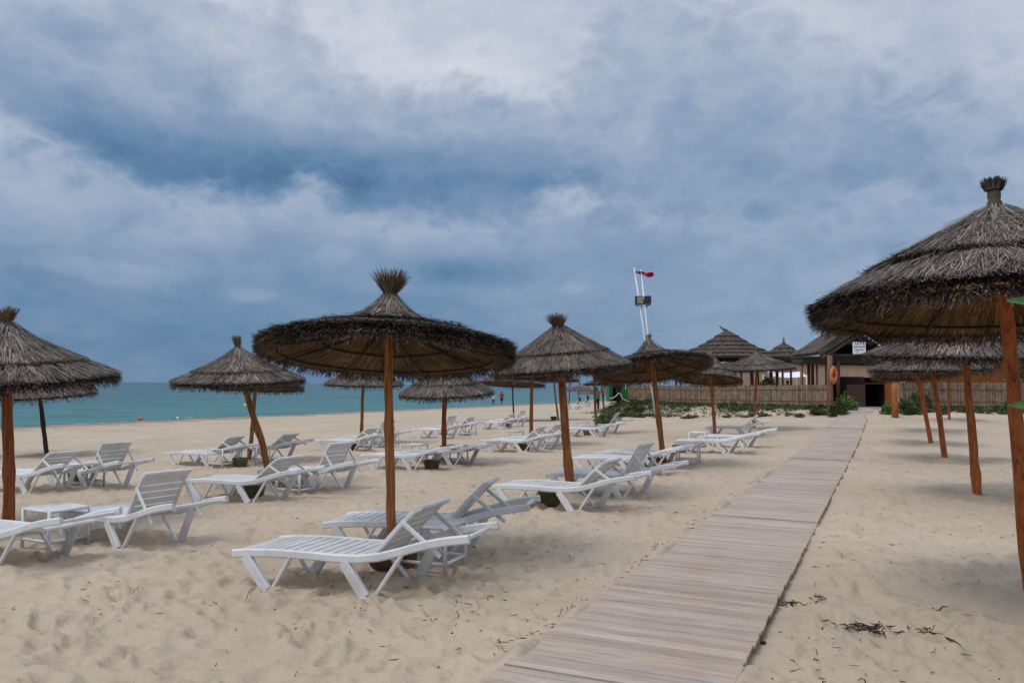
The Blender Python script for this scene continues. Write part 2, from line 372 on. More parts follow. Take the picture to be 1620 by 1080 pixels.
def build_sand():
    rr = [0.005, 0.1, 0.25, 0.4]
    while rr[-1] < 150: rr.append(rr[-1] * 1.0082 + .001)
    while rr[-1] < 4200: rr.append(rr[-1] * 1.18)
    r = np.array(rr)
    a = np.concatenate([np.linspace(-180, -50, 60, endpoint=False), np.linspace(-50, 50, 620, endpoint=False), np.linspace(50, 180, 60, endpoint=False)])
    a = np.radians(a); nr, na = len(r), len(a)
    Rg, Ag = np.meshgrid(r, a, indexing='ij'); X = Rg * np.sin(Ag); Y = Rg * np.cos(Ag)
    Z = terrain(X, Y)
    fade = 1 - sstep(Rg, 60, 140)
    keep = 1 - bw_mask(X, Y)
    N = .055 * vnoise(X * .9, Y * .9, 1) + .040 * vnoise(X * 2.3, Y * 2.3, 2) + .030 * vnoise(X * 5.1, Y * 5.1, 3) + .017 * vnoise(X * 11, Y * 11, 4) + .009 * vnoise(X * 23, Y * 23, 6) * (1 - sstep(Rg, 8, 16))
    D = N * fade
    rng = np.random.default_rng(5)
    # footprints and scuffs
    nf = 6500
    fr = 1.8 + 34 * rng.random(nf) ** 1.25; fa = np.radians(rng.uniform(-50, 50, nf))
    for k in range(nf):
        cx, cy = fr[k] * math.sin(fa[k]), fr[k] * math.cos(fa[k])
        L, Wd, dep, th = rng.uniform(.10, .19), rng.uniform(.05, .085), rng.uniform(.014, .042), rng.uniform(0, math.pi)
        i0, i1 = np.searchsorted(r, (fr[k] - .5, fr[k] + .5)); da = .5 / fr[k]; j0, j1 = np.searchsorted(a, (fa[k] - da, fa[k] + da))
        if i1 <= i0 or j1 <= j0: continue
        dx = X[i0:i1, j0:j1] - cx; dy = Y[i0:i1, j0:j1] - cy
        p = (dx * math.cos(th) + dy * math.sin(th)) / L; q = (dy * math.cos(th) - dx * math.sin(th)) / Wd
        d2 = p * p + q * q
        D[i0:i1, j0:j1] += -dep * np.exp(-d2 * 1.6) + .55 * dep * np.exp(-((np.sqrt(d2) - 1.45) ** 2) * 6)
    def stamp(cx, cy, L, Wd, dep, th, rim=.55):
        rad = math.hypot(cx, cy); ang = math.atan2(cx, cy); i0, i1 = np.searchsorted(r, (rad - .5, rad + .5)); da = .5 / max(rad, .6); j0, j1 = np.searchsorted(a, (ang - da, ang + da))
        if i1 <= i0 or j1 <= j0: return
        dx = X[i0:i1, j0:j1] - cx; dy = Y[i0:i1, j0:j1] - cy
        p = (dx * math.cos(th) + dy * math.sin(th)) / L; q = (dy * math.cos(th) - dx * math.sin(th)) / Wd; d2 = p * p + q * q
        D[i0:i1, j0:j1] += -dep * np.exp(-d2 * d2) + rim * dep * np.exp(-((np.sqrt(d2) - 1.4) ** 2) * 7)
    for k in range(75):
        x0, y0 = rng.uniform(-12, 8), rng.uniform(2.5, 26); th = rng.choice([math.pi/2 - TH, -TH, rng.uniform(0, 6.28)]) + rng.normal(0, .2); dep = rng.uniform(.022, .045)
        for i in range(18):
            x0 += .62 * math.cos(th); y0 += .62 * math.sin(th); th += rng.normal(0, .06); sd = .11 * (1 if i % 2 else -1)
            if y0 < 2: break
            stamp(x0 - sd * math.sin(th), y0 + sd * math.cos(th), .15, .062, dep * rng.uniform(.7, 1.2), th + rng.normal(0, .15))
    vv = X * VS.x + Y * VS.y; dE = np.minimum(np.abs(vv - BW0), np.abs(vv - BW1)); nearE = np.exp(-(dE / .16) ** 2) * (1 - sstep(X * US.x + Y * US.y, 40, 42))
    D = D * (1 - .85 * nearE) - .004 * nearE - .012 * np.exp(-((vv - BW0) / .10) ** 2) * (1 - sstep(X * US.x + Y * US.y, 40, 42))
    Z = Z + D * keep - .055 * (1 - keep)
    uu = X * US.x + Y * US.y                                   # sand drifted over the plank ends here and there
    for e, k0, amp in ((BW1, 21, .115), (BW0, 22, .075)):
        dr = np.clip(vnoise(uu * .9, vv * .4, k0) + .5 * vnoise(uu * 3.1, vv * 2, k0 + 5) + .02, 0, .5)
        Z = Z + amp * dr * 2 * np.exp(-((vv - e) / .085) ** 2) * (1 - sstep(uu, 39, 41))
    V = np.stack([X, Y, Z], -1).reshape(-1, 3)
    idx = np.arange(nr * na).reshape(nr, na); J = np.roll(np.arange(na), -1)
    Q = np.stack([idx[:-1], idx[1:], idx[1:][:, J], idx[:-1][:, J]], -1).reshape(-1, 4)
    Q = Q[:, ::-1]
    c = len(V); V = np.vstack([V, [[0, 0, tz(0, 0)]]])
    me = fast_mesh('sand_beach', V, Q, SAND, True); o = link('sand_beach', me)
    # close the tiny disc under the camera
    tag(o, 'pale footprint-marked beach sand', kind='structure'); global GRID; GRID = (r, a, X, Y, Z, na)
    return o
build_sand()
# sea
SEAZ = -0.90
def build_sea():
    us = np.concatenate([-np.geomspace(30000, 20, 40), np.linspace(-15, 400, 60), np.geomspace(420, 40000, 40)])
    vs = np.concatenate([np.linspace(36, 120, 40), np.geomspace(125, 40000, 60)])
    Ug, Vg = np.meshgrid(us, vs, indexing='ij')
    X = Ug * US.x + Vg * VS.x; Y = Ug * US.y + Vg * VS.y
    edge = (1 - sstep(Vg, 36, 37))
    V = np.stack([X, Y, np.full_like(X, SEAZ)], -1).reshape(-1, 3); nu, nv = Ug.shape
    i = np.arange(nu * nv).reshape(nu, nv)
    Q = np.stack([i[:-1, :-1], i[1:, :-1], i[1:, 1:], i[:-1, 1:]], -1).reshape(-1, 4)
    tag(link('sea', fast_mesh('sea', V, Q, SEA)), 'turquoise sea darkening to blue at the horizon', kind='structure')
build_sea()
# small breaking ripple at the edge: one foam lip
def foam_edge():
    FO = mat('foam', m_plain((.7, .73, .73), .1, 3), .7)
    rng = np.random.default_rng(3); mb = MB()
    for k in range(16):
        u = rng.uniform(-10, 240); v = 44.6 + rng.uniform(.2, 1.6) if k % 3 else 46 + rng.uniform(0, 60); L = rng.uniform(.3, 1.0)
        c = uv2w(u, v, SEAZ + .012)
        pts = [c + US * (L * (t - .5)) + VS * (.12 * math.sin(5 * t + k)) for t in np.linspace(0, 1, 6)]
        mb.tube([tuple(p) for p in pts], [.005, .015, .025, .025, .015, .005], 5)
    tag(mb.build('foam_flecks', FO), 'small white foam flecks on the sea', 'foam', kind='stuff')
foam_edge()

# ------------------------------------------------------------------ boardwalk
def build_boardwalk():
    jo = MB(); u = 1.2
    for v in (BW0 + .12, (BW0 + BW1) / 2, BW1 - .12):
        us = np.arange(1.2, 41.2, 1.0)
        for a, b in zip(us[:-1], us[1:]):
            pa, pb = uv2w(a, v), uv2w(b, v)
            c = (pa + pb) / 2; c.z = (tz(pa.x, pa.y) + tz(pb.x, pb.y)) / 2 - .012
            M = Matrix.Rotation(math.pi / 2 - TH, 3, 'Z') @ Matrix.Rotation(-math.atan2(tz(pb.x, pb.y) - tz(pa.x, pa.y), 1), 3, 'Y')
            jo.box(c, (.998, .07, .05), M)
    base = jo.build('boardwalk', PLANK); tag(base, 'grey weathered plank boardwalk across the sand', kind='structure')
    W2 = BW1 - BW0; rng = random.Random(2); protos = []
    for k in range(6):
        mb = MB(); w = .058 + .006 * rng.random()
        mb.cbox((0, 0, 0), (W2 + rng.uniform(-.008, .008), w, .024), .003)
        protos.append(mb.mesh('plank', PLANK))
    us = []; u = 1.3; i = 0
    while u < 41.2:
        us.append(u); i += 1
        u += .068 if i % 44 else .085
    rest = MB()
    for i, u in enumerate(us):
        c = uv2w(u, (BW0 + BW1) / 2 + rng.uniform(-.005, .005)); c2 = uv2w(u + .1, 1.3)
        # section joints: each 3 m panel sits a little differently
        sec = i // 44; off = [0, .008, -.004, .006, .002, -.006, .004][sec % 7] + .006 * math.sin(sec * 2.3) * ((i % 44) / 44 - .5)
        c.z = tz(c.x, c.y) + .026 + off + rng.uniform(-.0025, .0025)
        rz = -TH + rng.uniform(-.006, .006) + R_([0.4, -0.3, .3, -.2, .2][sec % 5]); sl = math.atan2(tz(c2.x, c2.y) - tz(c.x, c.y), .1)
        E = Euler((sl + rng.uniform(-.02, .02), rng.uniform(-.004, .004), rz))
        if i < 300:
            o = link('plank', protos[rng.randrange(6)], base); o.location = c; o.rotation_euler = E
        else: rest.cbox(c, (W2, .061, .024), .003, E.to_matrix())
    tag(rest.build('plank_run', PLANK, base), kind='stuff')
build_boardwalk()

# ------------------------------------------------------------------ loungers
LL = 1.9; LS = 1.1
def rail_z(x):
    return float(np.interp(x / LL, [0, .06, .2, .34, .45, .55, .64, .73, .82, .9, 1.0], [.283, .297, .306, .302, .294, .296, .318, .364, .414, .448, .474]))
def rail_path(n=26): return [(x, rail_z(x) - .022) for x in np.linspace(0, LL, n)]
MESH = {}
def shared(key, fn):
    if key not in MESH: MESH[key] = fn()
    return MESH[key]
def rail_mesh(s):
    mb = MB(); P = rail_path(); mb.sweep(P, s * .30, .038, .062, .010); return mb.mesh('side_rail', WHITE)
def leg_mesh(s, k):
    x0, xa, xb, x1 = [(.075, .275, .36, .53), (.90, 1.085, 1.20, 1.44)][k]
    mb = MB(); y = s * .30; flip = s > 0
    def bar(a, b, za, zb, w): mb.sweep([(a, za), ((a + b) / 2, (za + zb) / 2), (b, zb)], y, .046 if w > .05 else .034, w, .008)
    z0, z1 = rail_z(x0 + .03) - .045, rail_z(x1) - .045
    if flip: xa, xb = x0 + x1 - xb, x0 + x1 - xa
    bar(x0 + .035, xa + .02, z0, .012, .030 if flip else .078); bar(x1 - .035, xb - .02, z1, .012, .078 if flip else .030)
    mb.sweep([(xa - .025, .006), (xb + .025, .006)], y, .05, .024, .006)
    return mb.mesh('leg', WHITE)
XH = 1.15
def slat_mesh():
    mb = MB(); mb.cbox((0, 0, 0), (.57, .064, .016), .004, Matrix.Rotation(math.pi / 2, 3, 'Z')); return mb.mesh('bed_slat', WHITE)
def slat_spots():
    out = []
    for i in range(14):
        x = .055 + i * .0815
        if x < XH - .03: out.append((x, rail_z(x) - .006, -math.atan2(rail_z(x + .03) - rail_z(x - .03), .06)))
    return out
def back_frame_mesh():
    mb = MB(); L = .50
    for s in (-1, 1): mb.sweep([(0, 0), (L * .5, .004), (L - .06, -.004), (L - .015, -.022)], s * .24, .042, .036, .008)
    mb.cbox((L - .035, 0, -.010), (.52, .085, .034), .010, Matrix.Rotation(R_(20), 3, 'Y') @ Matrix.Rotation(math.pi / 2, 3, 'Z'))
    mb.cbox((.02, 0, 0), (.50, .05, .03), .006, Matrix.Rotation(math.pi / 2, 3, 'Z'))
    return mb.mesh('backrest', WHITE)
def back_slat_mesh():
    mb = MB(); mb.cbox((0, 0, 0), (.45, .066, .014), .004, Matrix.Rotation(math.pi / 2, 3, 'Z')); return mb.mesh('back_slat', WHITE)
LCOUNT = 0
def make_lounger(foot_px, ang, label, detail=True, rz=0.0, group='white plastic sun loungers', mats=None, sink=.012, dz=0.0):
    """foot_px: pixel where the landward-near V leg stands on the sand"""
    g = ground(*foot_px); a = -TH + R_(rz)
    dx, dy = 1.14 * LS, -.30 * LS
    ox = g.x - (dx * math.cos(a) - dy * math.sin(a)); oy = g.y - (dx * math.sin(a) + dy * math.cos(a))
    # level the frame on its four feet
    W_ = lambda x, y: (ox + x * math.cos(a) - y * math.sin(a), oy + x * math.sin(a) + y * math.cos(a))
    zs = [tz(*W_(x, y)) for x in (.32, 1.14) for y in (-.3, .3)]
    zf, zh = (zs[0] + zs[1]) / 2, (zs[2] + zs[3]) / 2; sl = math.atan2(zh - zf, .82); rl = math.atan2((zs[1] + zs[3] - zs[0] - zs[2]) / 2, .6)
    root = empty('sun_lounger', (ox, oy, zf - .32 * math.tan(sl) - sink + dz)); root.rotation_euler = (rl, -sl, a); root.scale = (LS, LS, LS)
    tag(root, label, 'sun lounger', group)
    for s in (-1, 1):
        link('side_rail', shared(('rail', s), lambda: rail_mesh(s)), root)
        for k in (0, 1): link('leg', shared(('leg', s, k), lambda: leg_mesh(s, k)), root)
    if detail:
        for x, z, t in slat_spots():
            o = link('bed_slat', shared('slat', slat_mesh), root); o.location = (x, 0, z); o.rotation_euler = (0, t, 0)
    else:
        def pan():
            mb = MB()
            for x, z, t in slat_spots(): mb.cbox((x, 0, z), (.57, .064, .016), .004, Matrix.Rotation(t, 3, 'Y') @ Matrix.Rotation(math.pi / 2, 3, 'Z'))
            return mb.mesh('bed_slats', WHITE)
        tag(link('bed_slats', shared('bedpan', pan), root), kind='stuff')
    b = link('backrest', shared('bf', back_frame_mesh), root); b.location = (XH + .01, 0, rail_z(XH) - .008); b.rotation_euler = (0, -R_(ang), 0)
    if detail:
        for i in range(5):
            o = link('back_slat', shared('bs', back_slat_mesh), b); o.location = (.08 + i * .076, 0, 0)
    else:
        def bp():
            mb = MB()
            for i in range(5): mb.cbox((.08 + i * .076, 0, 0), (.45, .066, .014), .004, Matrix.Rotation(math.pi / 2, 3, 'Z'))
            return mb.mesh('back_slats', WHITE)
        tag(link('back_slats', shared('backpan', bp), b), kind='stuff')
    def cross():
        mb = MB(); mb.cbox((0, 0, 0), (.58, .03, .03), .006, Matrix.Rotation(math.pi / 2, 3, 'Z')); return mb.mesh('crossbar', WHITE)
    for x in (.03, 1.13, 1.83): o = link('crossbar', shared('cross', cross), root); o.location = (x, 0, rail_z(x) - .034)
    if ang > 20:
        key = ('prop', round(ang))
        def pr(s):
            mb = MB(); q = .33; px_, pz = XH + .01 + q * math.cos(R_(ang)), rail_z(XH) - .008 + q * math.sin(R_(ang))
            bx, bz = min(px_ + .16 + .1 * (60 - ang) / 60, 1.80), 0; bz = rail_z(bx) - .02
            d = np.array((bx - px_, bz - pz)); d /= np.linalg.norm(d)
            mb.sweep([(px_, pz), (bx, bz), (bx + d[0] * .13, bz + d[1] * .13)], s * .272, .018, .034, .006); return mb.mesh('prop', WHITE)
        for s in (-1, 1): link('prop', shared((key, s), lambda: pr(s)), root)
    return root
SEAT = {}
def L(name, px, py, ang, label, detail=True, rz=0.0, **k):
    SEAT[name] = make_lounger((px, py), ang, label, detail, rz, **k)
BR, MR, SR = 'boardwalk row', 'middle row', 'seaward row'
def lab(state, row, nth, side): return f'white lounger, back {state}, {row}, {nth} parasol from the bar, {side}'
FAR_S, BAR_S = 'side away from bar', 'side nearer bar'
L('L1', 584, 945, 46, lab('raised', BR, 'fifth', FAR_S), rz=6)
L('L2', 704, 880, 46, lab('half raised', BR, 'fifth', BAR_S), rz=14)
L('L3', 909, 811, 43, lab('raised', BR, 'fourth', FAR_S), rz=-3)
L('L4', 983, 786, 60, lab('steeply raised', BR, 'fourth', BAR_S), rz=-4)
L('L5', 1000, 752, 8, lab('flat', BR, 'third', FAR_S))
L('L6', 1035, 741, 8, lab('flat', BR, 'third', BAR_S))
L('L7', 1148, 717, 8, lab('flat', BR, 'second', FAR_S), rz=6)
L('L8', 1178, 708, 8, lab('flat', BR, 'second', BAR_S), rz=4)
L('L9', 1178, 690, 42, lab('raised', BR, 'nearest', 'beside its pole'), False, rz=8)
L('M1', -12, 902, 9, lab('flat', MR, 'fifth', FAR_S), rz=4)
L('M2', 190, 868, 60, lab('steeply raised', MR, 'fifth', BAR_S), rz=-6)
L('M3', 396, 796, 40, lab('half raised', MR, 'fourth', FAR_S), rz=3)
L('M4', 496, 778, 60, lab('steeply raised', MR, 'fourth', BAR_S), rz=-5)
L('M5', 652, 745, 9, lab('flat', MR, 'third', FAR_S))
L('M6', 716, 737, 9, lab('flat', MR, 'third', BAR_S), rz=0)
L('M7', 827, 716, 42, lab('raised', MR, 'second', FAR_S), False)
L('M8', 856, 711, 44, lab('raised', MR, 'second', BAR_S), False, rz=0)
L('M9', 943, 692, 9, lab('flat', MR, 'nearest', FAR_S), False, rz=5)
L('M10', 962, 686, 55, lab('steeply raised', MR, 'nearest', BAR_S), False, rz=6)
L('R1', 43, 781, 42, lab('half raised', SR, 'fourth', FAR_S), rz=2)
L('R2', 138, 774, 60, lab('steeply raised', SR, 'fourth', BAR_S), rz=-4)
L('R3', 332, 739, 40, lab('half raised', SR, 'third', FAR_S), False, rz=6)
L('R4', 423, 730, 38, lab('half raised', SR, 'third', BAR_S), False, rz=4)
L('R5', 557, 715, 38, lab('half raised', SR, 'second', FAR_S), False)
L('R6', 592, 709, 62, lab('steeply raised', SR, 'second', BAR_S), False, rz=-4)
L('R7', 698, 693, 60, 'white lounger, back steeply raised, seaward row, pair that has no parasol', False)
L('R8', 724, 688, 42, 'white lounger, back half raised, seaward row, pair that has no parasol', False)
L('R9', 792, 679, 40, lab('half raised', SR, 'nearest', FAR_S), False)
L('R10', 813, 675, 55, lab('steeply raised', SR, 'nearest', BAR_S), False, rz=0)

# ------------------------------------------------------------------ side tables
def table_meshes():
    w, h, r = .225, .40, .017; T = {}
    mb = MB()
    for a, b in (((-w,-w),(w,-w)), ((w,-w),(w,w)), ((w,w),(-w,w)), ((-w,w),(-w,-w))): mb.tube([(*a, h), (*b, h)], r, 8)
    T['top_frame'] = mb.mesh('top_frame', WHITE, True)
    mb = MB(); mb.cbox((0, 0, h - .004), (2*w - .01, 2*w - .01, .012), .003); T['tabletop'] = mb.mesh('tabletop', WHITE)
    mb = MB(); mb.tube([(0, 0, -.02), (0, 0, h + .012)], .019, 8); T['leg'] = mb.mesh('leg', WHITE, True)
    mb = MB(); mb.tube([(-w, 0, .09), (w, 0, .09)], .016, 8); T['stretcher'] = mb.mesh('stretcher', WHITE, True)
    return w, T
TW, TM = table_meshes()
def make_table(px, py, label, rz=0.0, s=1.0):
    g = ground(px, py); root = empty('side_table', (g.x, g.y, g.z - .005), -TH + R_(rz)); root.scale = (s, s, s)
    tag(root, label, 'side table', 'white tube side tables')
    link('top_frame', TM['top_frame'], root); link('tabletop', TM['tabletop'], root)
    for x in (-TW, TW):
        for y in (-TW, TW): o = link('leg', TM['leg'], root); o.location = (x, y, 0)
    for k, (x, y, r) in enumerate(((0, -TW, 0), (0, TW, 0), (TW, 0, 90))): o = link('stretcher', TM['stretcher'], root); o.location = (x, y, 0); o.rotation_euler = (0, 0, R_(r))
def tl(row, nth, extra): return f'white tube side table, {row}, {nth} parasol from the beach bar, {extra}'
make_table(684, 897, tl(BR, 'fifth', 'between its loungers'), 5)
make_table(88, 862, tl(MR, 'fifth', 'between its loungers'), -4)
make_table(470, 780, tl(MR, 'fourth', 'between its loungers'))
make_table(133, 768, tl(SR, 'fourth', 'between its loungers'))
make_table(351, 738, tl(SR, 'third', 'away from bar'))
make_table(404, 733, tl(SR, 'third', 'between its loungers'))
make_table(594, 708, tl(SR, 'second', 'between its loungers'))
make_table(718, 733, tl(MR, 'third', 'at the head end'))
make_table(655, 730, tl(MR, 'third', 'at the foot end'))
make_table(740, 688, 'white tube side table beside the lounger pair that has no parasol')
make_table(868, 706, tl(MR, 'second', 'at the head end'))
make_table(812, 703, tl(MR, 'second', 'at the foot end'))
make_table(1089, 732, tl(BR, 'third', 'at the head end'), 6)
make_table(1104, 706, tl(BR, 'second', 'at the foot end'), 6)
make_table(918, 683, tl(MR, 'nearest', 'at the foot end'))

# ------------------------------------------------------------------ pots
OLIVE = mat('olive_glaze', m_plain((.085, .074, .036), .35, 9), .6)
BROWNP = mat('brown_clay', m_plain((.13, .062, .030), .3, 9), .7)
def pot_mesh(name, mt):
    mb = MB(); mb.lathe([(.0, 0), (.13, 0), (.175, .12), (.20, .26), (.205, .30), (.185, .30), (.165, .20), (.12, .05), (0, .05)], 20)
    return mb.mesh(name, mt, True)
def make_pot(px, py, label, mt, s=.85, tilt=0, rz=0):
    g = ground(px, py); o = link('pot', shared(('pot', mt.name), lambda: pot_mesh('pot', mt)))
    o.location = (g.x, g.y, g.z - (.07 if tilt < 30 else -.12 * s)); o.rotation_euler = (R_(tilt), 0, R_(rz)); o.scale = (s, s, s)
    tag(o, label, 'pot', 'pots under the loungers')
make_pot(683, 741, 'olive pot under the flat lounger, middle row, third parasol from bar', OLIVE)
make_pot(829, 712, 'olive pot under the raised lounger, middle row, second parasol from bar', OLIVE)
make_pot(402, 784, 'dark olive pot under the half raised lounger beside the bent pole', OLIVE)
make_pot(870, 797, 'dark olive pot under the slatted lounger beside the leaning orange pole, boardwalk row', OLIVE)
make_pot(805, 676, 'olive pot, seaward row, under the pair nearest the bar', OLIVE)
make_pot(557, 712, 'olive pot, seaward row, under the second pair from the bar', OLIVE)
make_pot(380, 737, 'dark pot, seaward row, by the straight pole behind the bent one', OLIVE)
make_pot(122, 762, 'dark pot, seaward row, between the pair farthest from the bar', OLIVE)
make_pot(596, 900, 'brown clay pot lying on its side by the middle slanting parasol pole', BROWNP, 1.0, 78, 60)
make_pot(1032, 737, 'brown pot under flat lounger, boardwalk row, third parasol from bar', BROWNP)
make_pot(930, 688, 'brown pot, middle row, at the pole nearest the bar', BROWNP, .9)
make_pot(876, 664, 'small olive pot standing alone on open sand', OLIVE, .9)
make_pot(1075, 716, 'olive pot behind flat lounger, boardwalk row, second parasol from bar', OLIVE, .9)

# ------------------------------------------------------------------ thatched parasols
SHAPES = {   # (upper tier, lower tier, lining) profiles: radius fraction -> height fraction
 'mid': ([(.03, 1.0), (.07, .91), (.13, .80), (.22, .68), (.34, .55), (.48, .42), (.60, .32), (.69, .25)],
         [(.40, .44), (.55, .32), (.70, .218), (.85, .11), (.955, .03), (1.0, -.012)], [(.05, .86), (.2, .60), (.4, .39), (.6, .245), (.8, .105), (.955, .005)]),
 'flat': ([(.03, 1.0), (.06, .90), (.11, .76), (.18, .61), (.28, .47), (.42, .345), (.56, .265), (.68, .20)],
          [(.40, .34), (.55, .245), (.70, .165), (.85, .085), (.955, .022), (1.0, -.012)], [(.05, .80), (.2, .48), (.4, .285), (.6, .175), (.8, .075), (.955, .0)]),
 'dome': ([(.03, 1.0), (.08, .955), (.15, .885), (.22, .80), (.34, .675), (.48, .54), (.60, .42), (.69, .335)],
          [(.40, .58), (.55, .435), (.70, .30), (.85, .155), (.955, .045), (1.0, -.012)], [(.05, .90), (.2, .74), (.4, .53), (.6, .345), (.8, .16), (.955, .012)])}
UPP, LOW, INN = SHAPES['mid']
def prof(P, r): return np.interp(r, [p[0] for p in P], [p[1] for p in P])
def blades(rng, n, P, h, r0, r1, ln, wd, off, jit=.16, lift=(.0, .03), sign=1, rmax=1.0):
    """n thin straw strips lying down-slope on the cone profile P (unit radius, height h)"""
    u = rng.random(n); rs = np.sqrt(r0**2 + u * (r1**2 - r0**2)); a = rng.uniform(0, 2*np.pi, n)
    Lg = rng.uniform(*ln, n); da = rng.normal(0, jit, n); cap_ = rmax + rng.uniform(-.03, .03, n)
    V = []
    for t in (0, .5, 1.0):
        rr = np.clip(rs + Lg * t * np.cos(da), .012, cap_); aa = a + np.sin(da) * Lg * t / np.maximum(rs + Lg * .3, .12)
        z = prof(P, rr) * h + sign * (rng.uniform(*off, n) if t == 0 else 0) 
        if t == 0: base = sign * rng.uniform(*off, n); z = prof(P, rr) * h + base
        else: z = prof(P, rr) * h + base + sign * t * rng.uniform(*lift, n)
        w = wd * (1 - .45 * t) * rng.uniform(.6, 1.3, n)
        for s in (-1, 1):
            V.append(np.stack([rr*np.cos(aa) - s*w*np.sin(aa), rr*np.sin(aa) + s*w*np.cos(aa), z + s * w * rng.uniform(-.5, .5, n)], -1))
    V = np.stack(V, 1).reshape(-1, 3); k = np.arange(n) * 6
    Q = np.concatenate([np.stack([k, k+1, k+3, k+2], -1), np.stack([k+2, k+3, k+5, k+4], -1)])
    return V, Q
def fringe(rng, n, r, z, ln, wd, ang, thick):
    """cut ends: short strips pointing outward from the edge circle"""
    a = rng.uniform(0, 2*np.pi, n); ph = rng.uniform(0, 6, 4); wob = .012 * np.sin(3*a + ph[0]) + .010 * np.sin(7*a + ph[1]) + .009*np.sin(13*a+ph[2]) + .008*np.sin(29*a+ph[3])
    Lg = rng.uniform(*ln, n); e = rng.uniform(*ang, n); z0 = z + rng.uniform(-thick, thick*.3, n) + wob*.4; da = rng.normal(0, .35, n)
    V = []
    for t in (0, 1.0):
        rr = r + wob + rng.normal(0, .008, n)*0 + Lg * t * np.cos(e) * np.cos(da); aa = a + np.sin(da) * Lg * t / r; zz = z0 + Lg * t * np.sin(e)
        w = wd * (1 - .5 * t) * rng.uniform(.6, 1.4, n)
        for s in (-1, 1): V.append(np.stack([rr*np.cos(aa) - s*w*np.sin(aa), rr*np.sin(aa) + s*w*np.cos(aa), zz + s*w*rng.uniform(-.6, .6, n)], -1))
    V = np.stack(V, 1).reshape(-1, 3); k = np.arange(n) * 4
    return V, np.stack([k, k+1, k+3, k+2], -1)
def shell(P, h, dz, n=40, wob=0.0):
    a = np.linspace(0, 2*np.pi, n, endpoint=False)
    V = np.array([(r*math.cos(t), r*math.sin(t), z*h + dz) for r, z in P for t in a]); Q = []
    for i in range(len(P)-1):
        for j in range(n): Q.append((i*n+j, (i+1)*n+j, (i+1)*n+(j+1)%n, i*n+(j+1)%n))
    return V, np.array(Q)
def cat(*vq):
    V, Q, o = [], [], 0
    for v, q in vq: V.append(v); Q.append(q + o); o += len(v)
    return np.vstack(V), np.vstack(Q)
def make_canopy(root, R, h, n, seed, wd, shape='mid'):
    global UPP, LOW, INN
    UPP, LOW, INN = SHAPES[shape]
    """h = height/R ; all built at real size"""
    rng = np.random.default_rng(seed); w = wd / R
    up = cat(shell(UPP[:-1] + [(.665, UPP[-1][1] + .02)], h, -.015), blades(rng, int(n*.42), UPP, h, .04, .62, (.18, .36), w, (.0, .03), lift=(.0, .014), rmax=.69),
             blades(rng, int(n*.012), UPP, h, .1, .5, (.15, .3), w*.8, (.02, .04), .5, (.01, .05), rmax=.72))
    o = link('upper_thatch', fast_mesh('upper_thatch', up[0]*R, up[1], STRAW), root)
    fr = fringe(rng, int(n*.20), .665, UPP[-1][1]*h + .030, (.02, .065), w*1.1, (-.8, .15), .045)
    fr2 = fringe(rng, int(n*.06), .68, UPP[-1][1]*h + .01, (.02, .07), w, (-1.2, .3), .03)
    ff = cat(fr, fr2); tag(link('cut_straw_and_gap_shade', fast_mesh('cut_straw_and_gap_shade', ff[0]*R, ff[1], STRAWD), o), kind='stuff')
    lo = cat(shell(LOW[:-1], h, -.015), blades(rng, int(n*.44), LOW, h, .50, .92, (.14, .30), w, (.0, .03), lift=(0, .016), rmax=1.0),
             blades(rng, int(n*.012), LOW, h, .5, .85, (.15, .28), w*.8, (.02, .04), .5, (.01, .04), rmax=1.03))
    o2 = link('lower_thatch', fast_mesh('lower_thatch', lo[0]*R, lo[1], STRAW), root)
    fr = cat(fringe(rng, int(n*.34), .965, LOW[-1][1]*h + .020, (.02, .07), w*1.15, (-.9, .2), .065),
             fringe(rng, int(n*.14), .955, LOW[-1][1]*h - .035, (.03, .085), w, (-1.2, 0), .04))
    tag(link('cut_straw_and_gap_shade', fast_mesh('cut_straw_and_gap_shade', fr[0]*R, fr[1], STRAWD), o2), kind='stuff')
    inn = cat(shell(INN, h, -.03), blades(rng, int(n*.40), INN, h, .08, .92, (.2, .45), w, (.035, .05), .10, (.0, .015), -1, .99))
    o3 = link('straw_lining', fast_mesh('straw_lining', inn[0]*R, inn[1], STRAWI), root)
    for rr in (.52, .86):
        pts = [(rr*R*math.cos(t), rr*R*math.sin(t), (prof(INN, rr)*h - .062)*R + .004*math.sin(5*t)) for t in np.linspace(0, 2*math.pi, 41)]
        MB().tube(pts, .010, 6, False).build('hoop', DARKWOOD, root, True)
    for k in range(8):
        t = 2*math.pi*k/8 + .2
        pts = [(rr*R*math.cos(t), rr*R*math.sin(t), (prof(INN, rr)*h - .078)*R) for rr in (.06, .3, .55, .9)]
        MB().tube(pts, [.016, .014, .012, .009], 6).build('rib', DARKWOOD, root, True)
